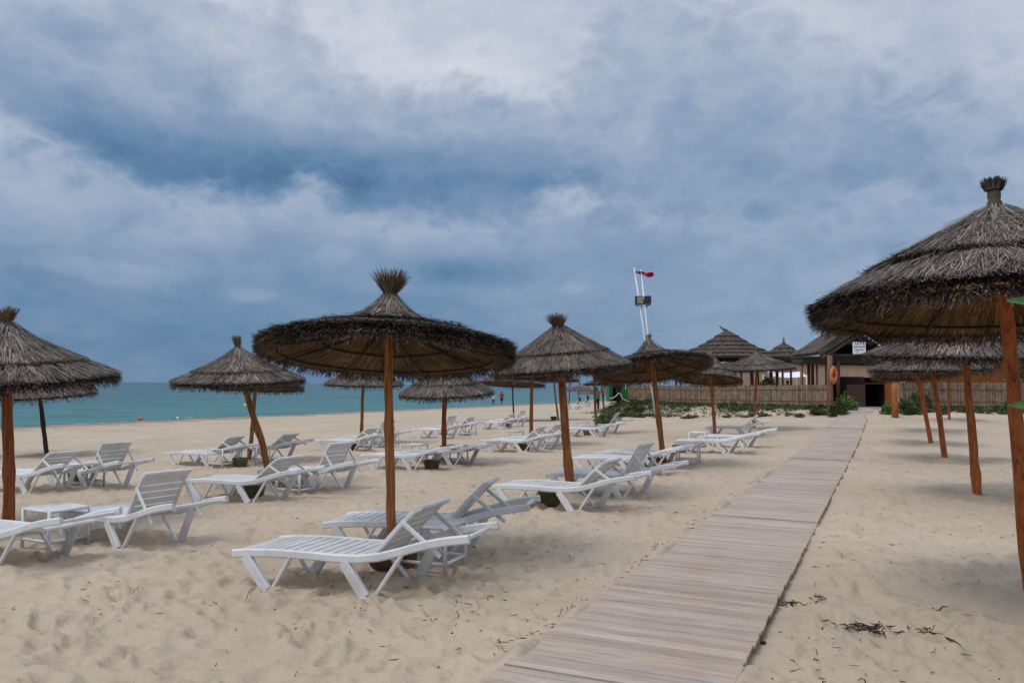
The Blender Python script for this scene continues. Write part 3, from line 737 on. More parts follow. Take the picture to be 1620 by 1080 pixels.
def make_tuft(root, R, h, seed, kind, size, n, wd, lean=(0, 0)):
    rng = np.random.default_rng(seed); z0 = h * R * .90
    if kind == 'stub':
        mb = MB(); pr = [(.0, 0), (.085, 0), (.088, .07), (.078, .10), (.092, .14), (.088, .20), (.070, .23), (.080, .27), (.078, .33), (.062, .36), (.090, .40), (.085, .45), (.0, .45)]
        k = size / .45; mb.lathe([(r*k, z*k) for r, z in pr], 16, (0, 0, z0)); o = mb.build('tuft', STRAWD, root, True)
        z0 += size * .80; size *= .32; n = int(n*.6); sp = .5; rn = .06
    else: sp = {'splay': .62, 'tight': .30}[kind]; rn = .035; o = None
    V = []; 
    a = rng.uniform(0, 2*np.pi, n); e = sp * np.sqrt(rng.random(n)) * (1 if kind != 'splay' else 1.1); Lg = size * rng.uniform(.45, 1.15, n); r0 = rn * np.sqrt(rng.random(n))
    fd = np.stack([np.cos(a)*np.sin(e) + lean[0], np.sin(a)*np.sin(e) + lean[1], np.cos(e)], -1); st = np.stack([r0*np.cos(a), r0*np.sin(a), np.full(n, z0)], -1)
    side = np.stack([-np.sin(a), np.cos(a), rng.uniform(-.3, .3, n)], -1)
    for t, ww in ((0, 1), (.5, .9), (1, .35)):
        c = st + fd * (Lg*t)[:, None]; c[:, :2] += (.25*size*t*t*sp)*np.stack([np.cos(a), np.sin(a)], -1)*rng.uniform(0, 1, n)[:, None]
        for s in (-1, 1): V.append(c + side * (s*wd*ww))
    V = np.stack(V, 1).reshape(-1, 3); k = np.arange(n)*6
    Q = np.concatenate([np.stack([k, k+1, k+3, k+2], -1), np.stack([k+2, k+3, k+5, k+4], -1)])
    link('tuft', fast_mesh('tuft', V, Q, STRAWT if kind != 'stub' else STRAWD), root)
    if kind != 'stub':
        mb = MB(); mb.tube([(0, 0, z0 - .10*R), (0, 0, z0 + size*.12), (0, 0, z0 + size*.3)], [.10*R*.9, .05, .045], 12); mb.build('neck_binding', STRAWD, root, True)
PAR = 0
def parasol(label, base, apex, rimL, rimR, near_up=0.0, r=.05, kink=None, tuft=('splay', .26), n=2600, wd=.006, m=POLE, top_dy=0.0, lean=(0, 0), group='thatched beach parasols', shape='mid'):
    global PAR; PAR += 1
    B = ground(*base); Y = B.y + top_dy
    Lp, Rp, A = at(*rimL, Y), at(*rimR, Y), at(*apex, Y)
    C = (Lp + Rp) / 2; R = (Rp - Lp).length / 2 / 1.03; roll = math.atan2(Lp.z - Rp.z, Rp.x - Lp.x)
    ht = (A - C).length
    root = empty('thatched_parasol', B); tag(root, label, 'parasol', group)
    can = Matrix.Rotation(roll, 4, 'Y') @ Matrix.Rotation(-R_(near_up), 4, 'X') @ Matrix.Rotation(random.uniform(0, 6), 4, 'Z')
    axis = (Matrix.Rotation(roll, 3, 'Y') @ Matrix.Rotation(-R_(near_up), 3, 'X')) @ Vector((0, 0, 1))
    pivot = C - B
    tmp = empty('tmp', (0, 0, 0))
    make_canopy(tmp, R, ht / R, n, 100 + PAR, wd, shape)
    make_tuft(tmp, R, ht / R, 300 + PAR, tuft[0], tuft[1], max(60, int(n*.05)), wd, lean)
    for ch in list(tmp.children):
        ch.parent = root; ch.matrix_basis = Matrix.Translation(pivot) @ can
    bpy.data.objects.remove(tmp)
    # pole: slightly crooked trunk from below the sand up into the cone
    top = pivot + axis * ht * .72; rg = random.Random(PAR)
    pts = []; nseg = 14
    for i in range(nseg + 1):
        t = i / nseg; p = Vector((0, 0, -.25)).lerp(top, t)
        if kink:
            for kx, ky in kink:
                K = at(kx, ky, B.y + top_dy * .5) - B; w = math.exp(-((p.z - K.z) / .45) ** 2); p.x += (K.x - (top.x * K.z / top.z)) * w; p.y += 0
        p.x += .012 * math.sin(5.1*t + PAR) + rg.uniform(-.005, .005); p.y += .012 * math.cos(4.3*t + PAR*2) + rg.uniform(-.005, .005); pts.append(p)
    rad = [r * (1.12 - .28 * i / nseg) * (1 + rg.uniform(-.06, .06)) for i in range(nseg + 1)]
    kn = rg.randrange(3, 9); rad[kn] *= 1.16
    MB().tube(pts, rad, 14).build('pole', m, root, True)
    return root
P = parasol
# boardwalk row
P('large grey thatched parasol with splayed tuft, tilted to show its golden straw lining', (619, 892), (612, 459), (406, 551), (820, 558), 8, .043, n=20000, wd=.0042, tuft=('splay', .25), lean=(-.06, 0), shape='flat')
P('thatched parasol on thick leaning orange pole, boardwalk row, fourth from the beach bar', (905, 788), (872, 516), (778, 592), (1000, 574), -3, .062, n=12000, tuft=('splay', .24), wd=.0045, lean=(-.14, 0), shape='dome')
P('thatched parasol tilted up on leaning pole, boardwalk row, third from the beach bar', (1055, 737), (1023, 533), (936, 592), (1128, 574), 12, .055, n=6000, tuft=('tight', .14), lean=(-.25, 0), shape='flat')
P('drooping thatched parasol, boardwalk row, second from the beach bar', (1133, 692), (1114, 553), (1066, 596), (1175, 605), 8, .052, n=3600, tuft=('tight', .16), lean=(-.2, 0))
P('thatched parasol on straight pole, boardwalk row, nearest the beach bar', (1192, 681), (1195, 556), (1138, 585), (1259, 579), -4, .05, n=3600, tuft=('tight', .18), lean=(-.1, 0))
# middle row
P('thatched parasol on reddish pole, middle row, fifth from the beach bar', (14, 836), (16, 504), (-152, 602), (179, 596), -5, .062, n=9000, tuft=('splay', .22), m=POLE_R, lean=(.08, 0))
P('thatched parasol with round tuft on bent orange pole, middle row', (433, 771), (378, 547), (273, 603), (482, 601), -4, .055, kink=[(421, 706)], n=6500, tuft=('tight', .22), lean=(-.12, 0), shape='mid')
P('thatched parasol on dark straight pole, middle row, third from the beach bar', (702, 734), (706, 576), (629, 624), (783, 620), -5, .055, n=4200, tuft=('tight', .16), m=POLE_R, shape='dome')
P('thatched parasol on straight pole, middle row, second from the beach bar', (841, 705), (841, 556), (773, 592), (908, 597), 3, .055, n=3200, m=POLE)
P('thatched parasol on pale orange pole, middle row, nearest the beach bar', (945, 686), (938, 548), (886, 588), (990, 586), 3, .05, n=2600, m=POLE_P)
# seaward row
P('low thatched parasol on slanting pole, seaward row, fourth from the bar', (78, 720), (56, 570), (-36, 624), (148, 622), -5, .055, n=4200, m=POLE_D)
P('thatched parasol on pale pole behind the bent one, seaward row', (392, 731), (405, 574), (329, 611), (482, 613), 5, .048, n=4200, m=POLE_P)
P('thatched parasol on knotty pole, seaward row, second from the bar', (570, 702), (576, 568), (512, 605), (640, 608), -4, .05, n=3200, m=POLE)
P('thatched parasol on thin pole, seaward row, nearest the beach bar', (813, 666), (814, 570), (752, 605), (866, 610), 4, .04, n=2400, m=POLE_D)
P('thatched parasol with bare sand below, slanting pole, beyond the seaward loungers', (884, 664), (874, 568), (826, 600), (920, 602), 3, .045, n=2200, m=POLE)
# row on the far side of the boardwalk
P('big thatched parasol with wrapped stub top on thick reddish pole', (1641, 948), (1581, 326), (1294, 480), (1868, 492), 3.5, .053, top_dy=-.55, n=24000, tuft=('stub', .25), m=POLE_R, wd=.0045, shape='dome')
GR = 'row without loungers'
P(f'thatched parasol on thick red pole, {GR}, second from the stub-topped one', (1549, 788), (1520, 500), (1374, 563), (1668, 566), -3, .058, n=7000, m=POLE_R, shape='dome')
P(f'thatched parasol, {GR}, third from the stub-topped one', (1498, 729), (1478, 527), (1378, 586), (1562, 582), -2, .058, n=5000, m=POLE_R)
P(f'thatched parasol tilted to show dark lining, {GR}, fourth from the stub-topped one', (1476, 704), (1462, 542), (1382, 592), (1512, 592), 9, .056, n=3600, m=POLE_R)
P(f'thatched parasol, {GR}, fifth from the stub-topped one', (1469, 684), (1454, 560), (1397, 590), (1511, 594), 6, .05, n=2600, m=POLE_R)
P(f'thatched parasol, {GR}, nearest the fence', (1502, 666), (1500, 563), (1458, 588), (1543, 590), 3, .045, n=2000, m=POLE_R)
#@@PART2
# ------------------------------------------------------------------ far parasols and loungers by the water
FG = 'distant parasols near the water'
FL = 'small distant thatched parasol standing on the sand near the water'
for i, (b, a, l, r) in enumerate([((900, 643), (902, 609), (886, 618), (917, 618)), ((914, 640), (917, 607), (902, 616), (931, 617)), ((930, 638), (929, 608), (912, 622), (945, 622)),
                   ((953, 638), (956, 612), (942, 622), (970, 622))]):
    P(FL, b, a, l, r, 0, .05, n=700, wd=.012, m=POLE_D, group=FG)
P('thatched parasol on orange pole beside the green hut', (956, 644), (951, 594), (920, 608), (982, 606), 3, .06, n=1200, wd=.009, m=POLE)
TOWEL = mat('black_towel', m_plain((.012, .012, .014), .3, 6), .9)
for k, (px, py) in enumerate(((912, 646), (926, 645))):
    lr = make_lounger((px, py), 62, 'distant white lounger with a black towel over its raised back', False, group='distant loungers with towels')
    mb = MB(); w = .22
    pts = [(.08, -.02), (.3, .022), (.5, .022), (.585, .01), (.60, -.03), (.50, -.05), (.3, -.045)]
    V = []; 
    for x, z in pts:
        for y in (-w, -w*.3, w*.35, w): V.append((x, y, z + .008*math.sin(9*y + 8*x)))
    V2 = [(x, y, z - .012) for x, y, z in V]
    F = [(i*4+j, i*4+j+1, (i+1)*4+j+1, (i+1)*4+j) for i in range(len(pts)-1) for j in range(3)]
    mb.raw(V, F); mb.raw(V2, [tuple(reversed(f)) for f in F])
    o = mb.build('beach_towel', TOWEL, None, True)
    bpy.context.view_layer.update()
    bk = [c for c in lr.children if c.name.startswith('backrest')][0]
    o.matrix_world = bk.matrix_world.copy()
    tag(o, 'black towel draped over a distant raised lounger back', 'towel', 'black towels on distant loungers')

# ------------------------------------------------------------------ reed fence
FENCE_POST = POLE_P
def reed_fence(A, B_, ztopA, ztopB, label, seed):
    rng = random.Random(seed); A = Vector(A); B_ = Vector(B_); Lh = (B_ - A).length; d = (B_ - A) / Lh; nrm = Vector((-d.y, d.x, 0))
    root = empty('reed_fence', (A.x, A.y, tz(A.x, A.y))); tag(root, label, 'fence')
    org = root.location.copy(); nP = max(2, int(Lh / 2.2)); M = Matrix.Rotation(math.atan2(d.y, d.x), 3, 'Z')
    for i in range(nP + 1):
        p = A + d * (Lh * i / nP); zg = tz(p.x, p.y); zt = ztopA + (ztopB - ztopA) * i / nP
        MB().tube([p - org + Vector((0, .0, zg - .3 - 0)) - Vector((0, 0, 0)) + nrm * .09, p - org + nrm * .09 + Vector((0, 0, zt + .02 + rng.uniform(-.04, .08)))], .035, 8).build('post', FENCE_POST, root, True)
    for o in root.children:
        for v in o.data.vertices: pass
    # reeds, tied in mats: too thin to pick apart, one part per bay
    for i in range(nP):
        mb = MB(); s0, s1 = Lh * i / nP, Lh * (i + 1) / nP; s = s0; hb = rng.uniform(-.03, .03)
        while s < s1:
            w = rng.uniform(.014, .024); p = A + d * (s + w / 2); t = s / Lh; zt = ztopA + (ztopB - ztopA) * t + hb + rng.uniform(-.025, .02); zg = tz(p.x, p.y) - .08
            mb.box(p - org + Vector((0, 0, (zt + zg) / 2)) + nrm * rng.uniform(-.012, .012), (w * .92, .02, zt - zg), M @ Matrix.Rotation(rng.uniform(-.012, .012), 3, 'Y'))
            s += w
        o = mb.build('reed_mat', REED, root); tag(o, kind='stuff')
        for zz in (.35, .95):
            pa, pb = A + d * s0 - nrm * .03, A + d * s1 - nrm * .03
            za, zb = tz(pa.x, pa.y) + zz, tz(pb.x, pb.y) + zz
            MB().tube([pa - org + Vector((0, 0, za)), pb - org + Vector((0, 0, zb))], .012, 6).build('rail', FENCE_POST, root, True)
    for o in root.children: o.location.z -= 0
    return root
# world z of root is the ground height at A: subtract it from the parts (they were laid out in absolute heights)
def settle(root):
    for o in root.children: o.location = (0, 0, -0.0)
    z = root.location.z; root.location.z = 0.0
def XY(px, Y): p = at(px, 600, Y); return (p.x, p.y, 0)
FA, FB = XY(994, 60), XY(1308, 41.2)
for r in (reed_fence(FA, FB, 1.62, 1.72, 'brown reed fence behind the low dune plants, left of the bar gate', 4),
          reed_fence(XY(1424, 41.0), XY(1700, 42.5), 1.86, 1.98, 'brown reed fence below the orange boarded hut', 5)):
    pass

# ------------------------------------------------------------------ beach bar
RIB = mat('roof_log', m_plain((.040, .030, .024), .35, 6), .85)
DARKROOM = mat('dark_wood_and_gap_shade', m_plain((.030, .014, .008), .4, 5), .75)
BROWNB = mat('brown_board', m_plain((.060, .024, .012), .35, 5), .7)
ORANGE = mat('orange_board', m_pole((.17, .055, .012), (.32, .115, .026), (.40, .155, .04)), .6, .3)
def tier_roof(name, label, px, Y, apex_py, eave_py, wpx, tiers, fin, post_px, seed, group='tiered thatch gazebos of the beach bar'):
    rng = random.Random(seed); c = at(px, eave_py, Y); sc = FPX / Y; R = wpx / 2 / sc; ze = c.z; za = at(px, apex_py, Y).z; H = za - ze
    zg = tz(c.x, c.y); root = empty(name, (c.x, c.y, zg)); tag(root, label, 'gazebo', group); o0 = Vector((0, 0, ze - zg))
    nrg = np.random.default_rng(seed)
    for t in range(tiers):
        f0, f1 = t / tiers, (t + 1) / tiers
        prf = lambda f: (R * (1 - f) ** 1.0 * (1 - .20 * math.sin(math.pi * f)) + .05, H * (.86 * f + .14 * f ** 4))
        (r0, z0), (r1, z1) = prf(f0), prf(f1)
        mb = MB(); mb.lathe([(max(r1 - .25, .02), z1 - .06), (r1, z1 - .03), (r0 + .06, z0 + .08), (r0 + .12, z0 - .0), (r0 + .02, z0 - .07), (r0 - .35 if r0 > .5 else .03, z0 + .02)], 28, tuple(o0))
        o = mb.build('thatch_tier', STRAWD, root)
        MB().lathe([(r0 + .105, z0 - .085), (r0 + .135, z0 - .06), (r0 + .135, z0 + .035), (r0 + .10, z0 + .05), (r0 + .02, z0 - .075), (r0 + .105, z0 - .085)], 28, tuple(o0)).build('cut_straw_and_gap_shade', DARKROOM, o)  # dark ring over the cut straw ends, painting the shade of the tier gaps
        n = 900; a = nrg.uniform(0, 2*np.pi, n); q = nrg.random(n); Lg = .35; w = .016; V = []
        for tt in (0, 1):
            qq = np.clip(q + tt * .45, 0, 1.06); rr = r1 + (r0 + .06 - r1) * qq + .012 * nrg.random(n); zz = z1 + (z0 + .03 - z1) * qq + .02 + .02 * nrg.random(n); aa = a + tt * nrg.normal(0, .01, n)
            for s in (-1, 1): V.append(np.stack([rr*np.cos(aa) - s*w*np.sin(aa), rr*np.sin(aa) + s*w*np.cos(aa), zz + o0.z], -1))
        V = np.stack(V, 1).reshape(-1, 3); k = np.arange(n)*4
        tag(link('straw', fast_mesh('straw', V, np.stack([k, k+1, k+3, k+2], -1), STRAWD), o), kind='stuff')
    top = o0 + Vector((0, 0, H - .12)); f = at(fin[0], fin[1], Y) - root.location
    MB().tube([top - Vector((0, 0, .25)), top + Vector((0, 0, .1)), top.lerp(f, .55), f], [.22, .13, .07, .03], 8).build('finial', STRAWD, root, True)
    mb = MB(); mb.lathe([(R * .9, -.12), (R * .93, -.05), (R * .86, -.05), (R * .86, -.12), (R * .9, -.12)], 24, tuple(o0)); mb.build('ring_beam', RIB, root)
    for k, pp in enumerate(post_px):
        a = math.pi * 2 * k / len(post_px) + .4; x, y = R * .88 * math.cos(a), R * .88 * math.sin(a)
        MB().tube([(x, y, tz(c.x + x, c.y + y) - zg - .2), (x + .02, y, 1.5), (x, y, o0.z - .06)], [.085, .075, .08], 8).build('post', POLE_P if k % 2 else POLE_D, root, True)
    return root
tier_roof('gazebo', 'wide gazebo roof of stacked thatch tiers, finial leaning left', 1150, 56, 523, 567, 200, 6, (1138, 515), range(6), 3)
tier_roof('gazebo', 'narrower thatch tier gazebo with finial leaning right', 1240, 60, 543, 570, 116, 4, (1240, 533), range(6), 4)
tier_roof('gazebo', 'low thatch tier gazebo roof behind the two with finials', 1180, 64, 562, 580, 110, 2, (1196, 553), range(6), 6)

def slab_roof(root, pts4, th, mt, nblade, seed, name='roof_thatch', dirn=None):
    """thick thatched slab over 4 corner points (a,b along the ridge, c,d along the eave)"""
    a, b, c, d = [Vector(p) for p in pts4]; n = (b - a).cross(d - a).normalized()
    if n.z < 0: n = -n
    mb = MB(); NX, NY = 14, 6; rng = random.Random(seed); top = []
    for j in range(NY + 1):
        for i in range(NX + 1):
            p = a.lerp(b, i / NX).lerp(d.lerp(c, i / NX), j / NY) + n * (th * (1 + rng.uniform(-.12, .12)) + .05 * math.sin(j * 3.14)); top.append(p)
    bot = [a.lerp(b, i / NX).lerp(d.lerp(c, i / NX), j / NY) for j in range(NY + 1) for i in range(NX + 1)]
    W1 = NX + 1; F = [(j*W1+i, j*W1+i+1, (j+1)*W1+i+1, (j+1)*W1+i) for j in range(NY) for i in range(NX)]
    m_ = len(top); F2 = [tuple(x + m_ for x in reversed(f)) for f in F]
    ed = [j * W1 for j in range(NY + 1)], [j * W1 + NX for j in range(NY + 1)], list(range(W1)), list(range(NY * W1, NY * W1 + W1))
    S = [(e[k], e[k+1], e[k+1] + m_, e[k] + m_) for e in ed for k in range(len(e) - 1)]
    mb.raw([tuple(p) for p in top + bot], F + F2 + S); o = mb.build(name, mt, root)
    nr = np.random.default_rng(seed); V = []; q = nr.random(nblade); s = nr.random(nblade)
    A_, B_, C_, D_ = [np.array(p) for p in (a, b, c, d)]; N_ = np.array(n); X_ = np.array((b - a).normalized())
    for tt in (0, 1):
        qq = np.clip(q + tt * .22, 0, 1.05); P0 = (A_ + (B_ - A_) * s[:, None]) * (1 - qq)[:, None] + (D_ + (C_ - D_) * s[:, None]) * qq[:, None] + N_ * (th * 1.1 + .05 * nr.random(nblade))[:, None]
        P0 = P0 + X_ * (tt * nr.normal(0, .05, nblade))[:, None]
        for sg in (-1, 1): V.append(P0 + X_ * sg * .014)
    V = np.stack(V, 1).reshape(-1, 3); k = np.arange(nblade) * 4
    tag(link('straw', fast_mesh('straw', V, np.stack([k, k+1, k+3, k+2], -1), STRAW), o), kind='stuff')
    return o
# covered walk between gazebos and gate
def covered_walk():
    p0, p1 = at(1252, 572, 47), at(1345, 574, 43.5); zg = tz(p0.x, p0.y); root = empty('covered_walk', (p0.x, p0.y, zg)); tag(root, 'long flat thatched canopy on wooden posts beside the bar gate', 'canopy')
    O = root.location; d = (p1 - p0); d.z = 0; d.normalize(); nb = Vector((-d.y, d.x, 0))
    if nb.y < 0: nb = -nb
    a = p0 - O; b = p1 - O; e = nb * 2.6
    slab_roof(root, [a + e + Vector((0, 0, .12)), b + e + Vector((0, 0, .12)), b, a], .24, STRAWD, 1500, 9)
    for s in (0, .5, 1.0):
        MB().tube([a + e * s - Vector((0, 0, .05)), b + e * s - Vector((0, 0, .05))], .06, 8).build('beam', RIB, root, True)
    for k, px in enumerate((1268, 1279, 1285, 1311, 1325)):
        q = at(px, 590, 46.5 - .5 * k + (1.3 if k % 2 else 0)) - O; zz = tz(q.x + O.x, q.y + O.y) - O.z
        MB().tube([(q.x, q.y, zz - .2), (q.x + .02, q.y, 1.2), (q.x, q.y, a.z)], [.10, .09, .09], 8).build('post', [POLE_P, POLE_R, POLE_D][k % 3], root, True)
covered_walk()
# gate house: open log gable over the boardwalk's end, sign, board panels, dark passage
def gate_house():
    Y = 41.6; g0 = at(1384, 646, Y); zg = tz(g0.x, g0.y); root = empty('gate_house', (g0.x, g0.y, zg)); tag(root, 'bar entrance with open log gable, dark passage and board panels', 'gate house')
    O = Vector((g0.x, g0.y, zg)); q = lambda px, py, Yy=Y: at(px, py, Yy) - O
    D = Vector((0, 3.6, 0))
    L0, RG, R0 = q(1297, 561), q(1388, 502), q(1478, 563)
    slab_roof(root, [RG, RG + D, L0 + D, L0], .20, STRAWD, 1200, 21); slab_roof(root, [RG + D, RG, R0, R0 + D], .20, STRAWD, 1200, 22)
    for a, b in ((L0, RG), (R0, RG)):
        for off in (.0, .17): MB().tube([a - Vector((0, .06 + off, .06 + off)), b - Vector((0, .06 + off, .06 + off))], .07, 8).build('rafter', RIB, root, True)
    MB().tube([q(1305, 562) + Vector((0, -.05, 0)), q(1472, 563) + Vector((0, -.05, 0))], .085, 10).build('tie_beam', RIB, root, True)
    MB().tube([q(1334, 543) + Vector((0, -.02, 0)), q(1442, 543) + Vector((0, -.02, 0))], .06, 8).build('collar_beam', POLE_D, root, True)
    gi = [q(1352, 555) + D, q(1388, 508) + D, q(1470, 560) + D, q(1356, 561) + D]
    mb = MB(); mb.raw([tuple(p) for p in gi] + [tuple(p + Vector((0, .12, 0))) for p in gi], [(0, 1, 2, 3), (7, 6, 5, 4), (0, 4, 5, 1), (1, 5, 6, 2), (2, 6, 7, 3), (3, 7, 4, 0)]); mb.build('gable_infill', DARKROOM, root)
    # flat inner ceiling under the beam
    c0, c1 = q(1308, 568), q(1476, 568)
    mb = MB(); mb.box((c0 + c1) / 2 + D * .5 + Vector((0, .05, -.02)), ((c1 - c0).length, 3.5, .30)); mb.build('ceiling', RIB, root)
    for px, m_, dy in ((1312, POLE_D, .3), (1326, POLE_D, .0), (1349, POLE_D, 2.6), (1358, POLE_D, 3.2), (1404, POLE_R, .1), (1470, POLE_R, .1)):
        p = q(px, 600); z0 = tz(p.x + O.x, p.y + O.y) - O.z
        MB().tube([(p.x, p.y + dy, z0 - .2), (p.x, p.y + dy, c0.z - .1)], .10, 10).build('post', m_, root, True)
    # board panels left of the opening (each board a part) and orange jamb on the right
    x0, x1 = q(1340, 620).x, q(1369, 620).x; zt = q(1350, 607).z; n = 7; w = (x1 - x0) / n
    for i in range(n):
        MB().box((x0 + w * (i + .5), .02, zt / 2 - .04), (w * .95, .04, zt + .02 - .02 * (i % 2))).build('board', BROWNB, root)
    x2, x3 = q(1401, 620).x, q(1411, 620).x; zt2 = q(1406, 601).z
    for i in range(3):
        ww = (x3 - x2) / 3; MB().box((x2 + ww * (i + .5), -.02, zt2 / 2 - .04), (ww * .95, .05, zt2)).build('board', ORANGE, root)
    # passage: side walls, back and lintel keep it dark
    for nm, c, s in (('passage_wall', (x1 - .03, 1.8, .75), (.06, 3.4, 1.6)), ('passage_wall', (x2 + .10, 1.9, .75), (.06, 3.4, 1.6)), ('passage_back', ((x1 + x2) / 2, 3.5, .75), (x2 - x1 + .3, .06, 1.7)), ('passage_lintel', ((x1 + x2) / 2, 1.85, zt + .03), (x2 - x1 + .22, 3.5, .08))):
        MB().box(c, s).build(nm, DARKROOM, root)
    return O
GO = gate_house()
def post_thing(px, pyb, pyt, r, m_, label, name='wooden_post'):
    g = ground(px, pyb); t = at(px, pyt, g.y); o = MB().tube([(0, 0, -.25), (.02, .01, .6), (-.02, 0, (t.z - g.z) * .6), (.0, 0, t.z - g.z)], [r * 1.1, r, r * .95, r * .9], 12).build(name, m_, None, True)
    o.location = g; tag(o, label, 'post'); return g, t
LR_G, _ = post_thing(1314, 659, 562, .125, POLE_P, 'tall pale timber post with the orange lifebuoy on it')
post_thing(1416, 660, 600, .13, ORANGE, 'short thick orange post at the end of the boardwalk')
# lifebuoy
def lifebuoy():
    RB = mat('lifebuoy_orange', m_plain((.62, .115, .022), .12, 5), .45); GREY = mat('grey_tape', m_plain((.45, .45, .46), .1, 6), .5); ROPE = mat('rope', m_plain((.5, .45, .36), .2, 10), .9)
    c = at(1319, 593, LR_G.y - .22); root = empty('lifebuoy', c); root.rotation_euler = (R_(90), 0, R_(50)); tag(root, 'orange ring lifebuoy hanging on the tall post by the gate', 'lifebuoy')
    n1, n2 = 36, 12; V = []
    for i in range(n1):
        a = 2 * math.pi * i / n1
        for j in range(n2):
            b = 2 * math.pi * j / n2; r = .30 + .085 * math.cos(b); V.append((r * math.cos(a), r * math.sin(a), .065 * math.sin(b)))
    F = [(i*n2+j, ((i+1) % n1)*n2+j, ((i+1) % n1)*n2+(j+1) % n2, i*n2+(j+1) % n2) for i in range(n1) for j in range(n2)]
    mb = MB(); mb.raw(V, F); mb.build('ring', RB, root, True)
    for k in range(4):
        a0 = math.pi / 2 * k + .5; pts = [(.30 * math.cos(a0 + t), .30 * math.sin(a0 + t), 0) for t in (-.12, 0, .12)]
        o = MB().tube(pts, .0, 4) if False else None
        V = []; 
        for t in (-.13, .13):
            for j in range(12):
                b = 2 * math.pi * j / 12; r = .30 + .089 * math.cos(b); V.append((r * math.cos(a0 + t), r * math.sin(a0 + t), .069 * math.sin(b)))
        mb = MB(); mb.raw(V, [(j, (j+1) % 12, 12 + (j+1) % 12, 12 + j) for j in range(12)]); mb.build('band', RB if k % 2 else GREY, root, True)
    pts = [(.40 * math.cos(t) * (1 + .05 * math.cos(4 * t)), .40 * math.sin(t) * (1 + .05 * math.cos(4 * t)), 0) for t in np.linspace(0, 2 * math.pi, 41)]
    MB().tube(pts, .008, 5).build('grab_rope', ROPE, root, True)
lifebuoy()
# sign
def sign():
    WHT = mat('sign_white', m_plain((.78, .80, .84), .04, 5), .5); BL = mat('sign_blue', m_plain((.03, .06, .25), .1, 5), .5)
    a, b = at(1349, 541, 41.2), at(1369.5, 560, 41.2); c = (a + b) / 2; w, h = b.x - a.x, a.z - b.z
    root = empty('entrance_sign', (c.x, c.y, c.z - h / 2)); tag(root, 'white sign with blue lettering fixed in the log gable', 'sign')
    MB().cbox((0, 0, h / 2), (w, .03, h), .004).build('board', WHT, root)
    def txt(s, z, size, name='lettering'):
        cu = bpy.data.curves.new(name, 'FONT'); cu.body = s; cu.size = size; cu.align_x = 'CENTER'; cu.align_y = 'CENTER'; cu.extrude = .002; cu.offset = size * .02
        t = bpy.data.objects.new('tmp', cu); COL.objects.link(t); dg = bpy.context.evaluated_depsgraph_get()
        me = bpy.data.meshes.new_from_object(t.evaluated_get(dg)); bpy.data.objects.remove(t); me.materials.clear(); me.materials.append(BL)
        o = link(name, me, root); o.location = (0, -.018, z); o.rotation_euler = (R_(90), 0, 0)
    txt('BAR PLAGE', h * .60, .115); txt('Beach Bar', h * .36, .11)
    for x, z, ww in ((-.14, .84, .24), (-.10, .15, .16)): MB().box((x, -.0175, h * z), (ww, .005, .022)).build('small_print_line', BL, root)
    mb = MB(); mb.lathe([(0, 0), (.045, 0), (.045, .006), (0, .006)], 14); o = mb.build('emblem', BL, root); o.location = (w / 2 - .09, -.016, h * .86); o.rotation_euler = (R_(90), 0, 0)
sign()
# concrete ramp from boardwalk to gate
def ramp():
    CON = mat('concrete', m_plain((.25, .25, .25), .2, 4), .9)
    pts = [((1333, 659), (1389, 659)), ((1352, 652), (1396, 651)), ((1362, 646), (1401, 645))]
    e0 = uv2w(41.15, 1.98), uv2w(41.15, .60); gz = tz(GO.x, GO.y)
    rows = [(e0[0], e0[1], tz(e0[0].x, e0[0].y) + .02)]
    for f in (.35, .7, 1.0):
        l = Vector((at(1364, 646, 41.5).x, 41.5, 0)); r = Vector((at(1402, 646, 41.5).x, 41.5, 0)); a, b = e0[0].lerp(l, f), e0[1].lerp(r, f); rows.append((a, b, max(tz(a.x, a.y), tz(b.x, b.y)) + .03))
    rows.append((Vector((at(1366, 646, 41.5).x, 44.8, 0)), Vector((at(1402, 646, 41.5).x, 44.8, 0)), gz + .04))
    mb = MB(); V = []
    for a, b, z in rows: V += [(a.x, a.y, z), (b.x, b.y, z), (a.x, a.y, z - .4), (b.x, b.y, z - .4)]
    F = []
    for i in range(len(rows) - 1): k = i * 4; F += [(k, k+1, k+5, k+4), (k, k+4, k+6, k+2), (k+1, k+3, k+7, k+5)]
    F += [(0, 2, 3, 1)]; mb.raw(V, F); o = mb.build('concrete_ramp', CON); recalc(o); tag(o, 'grey concrete ramp from the boardwalk up to the bar gate', kind='structure')
ramp()
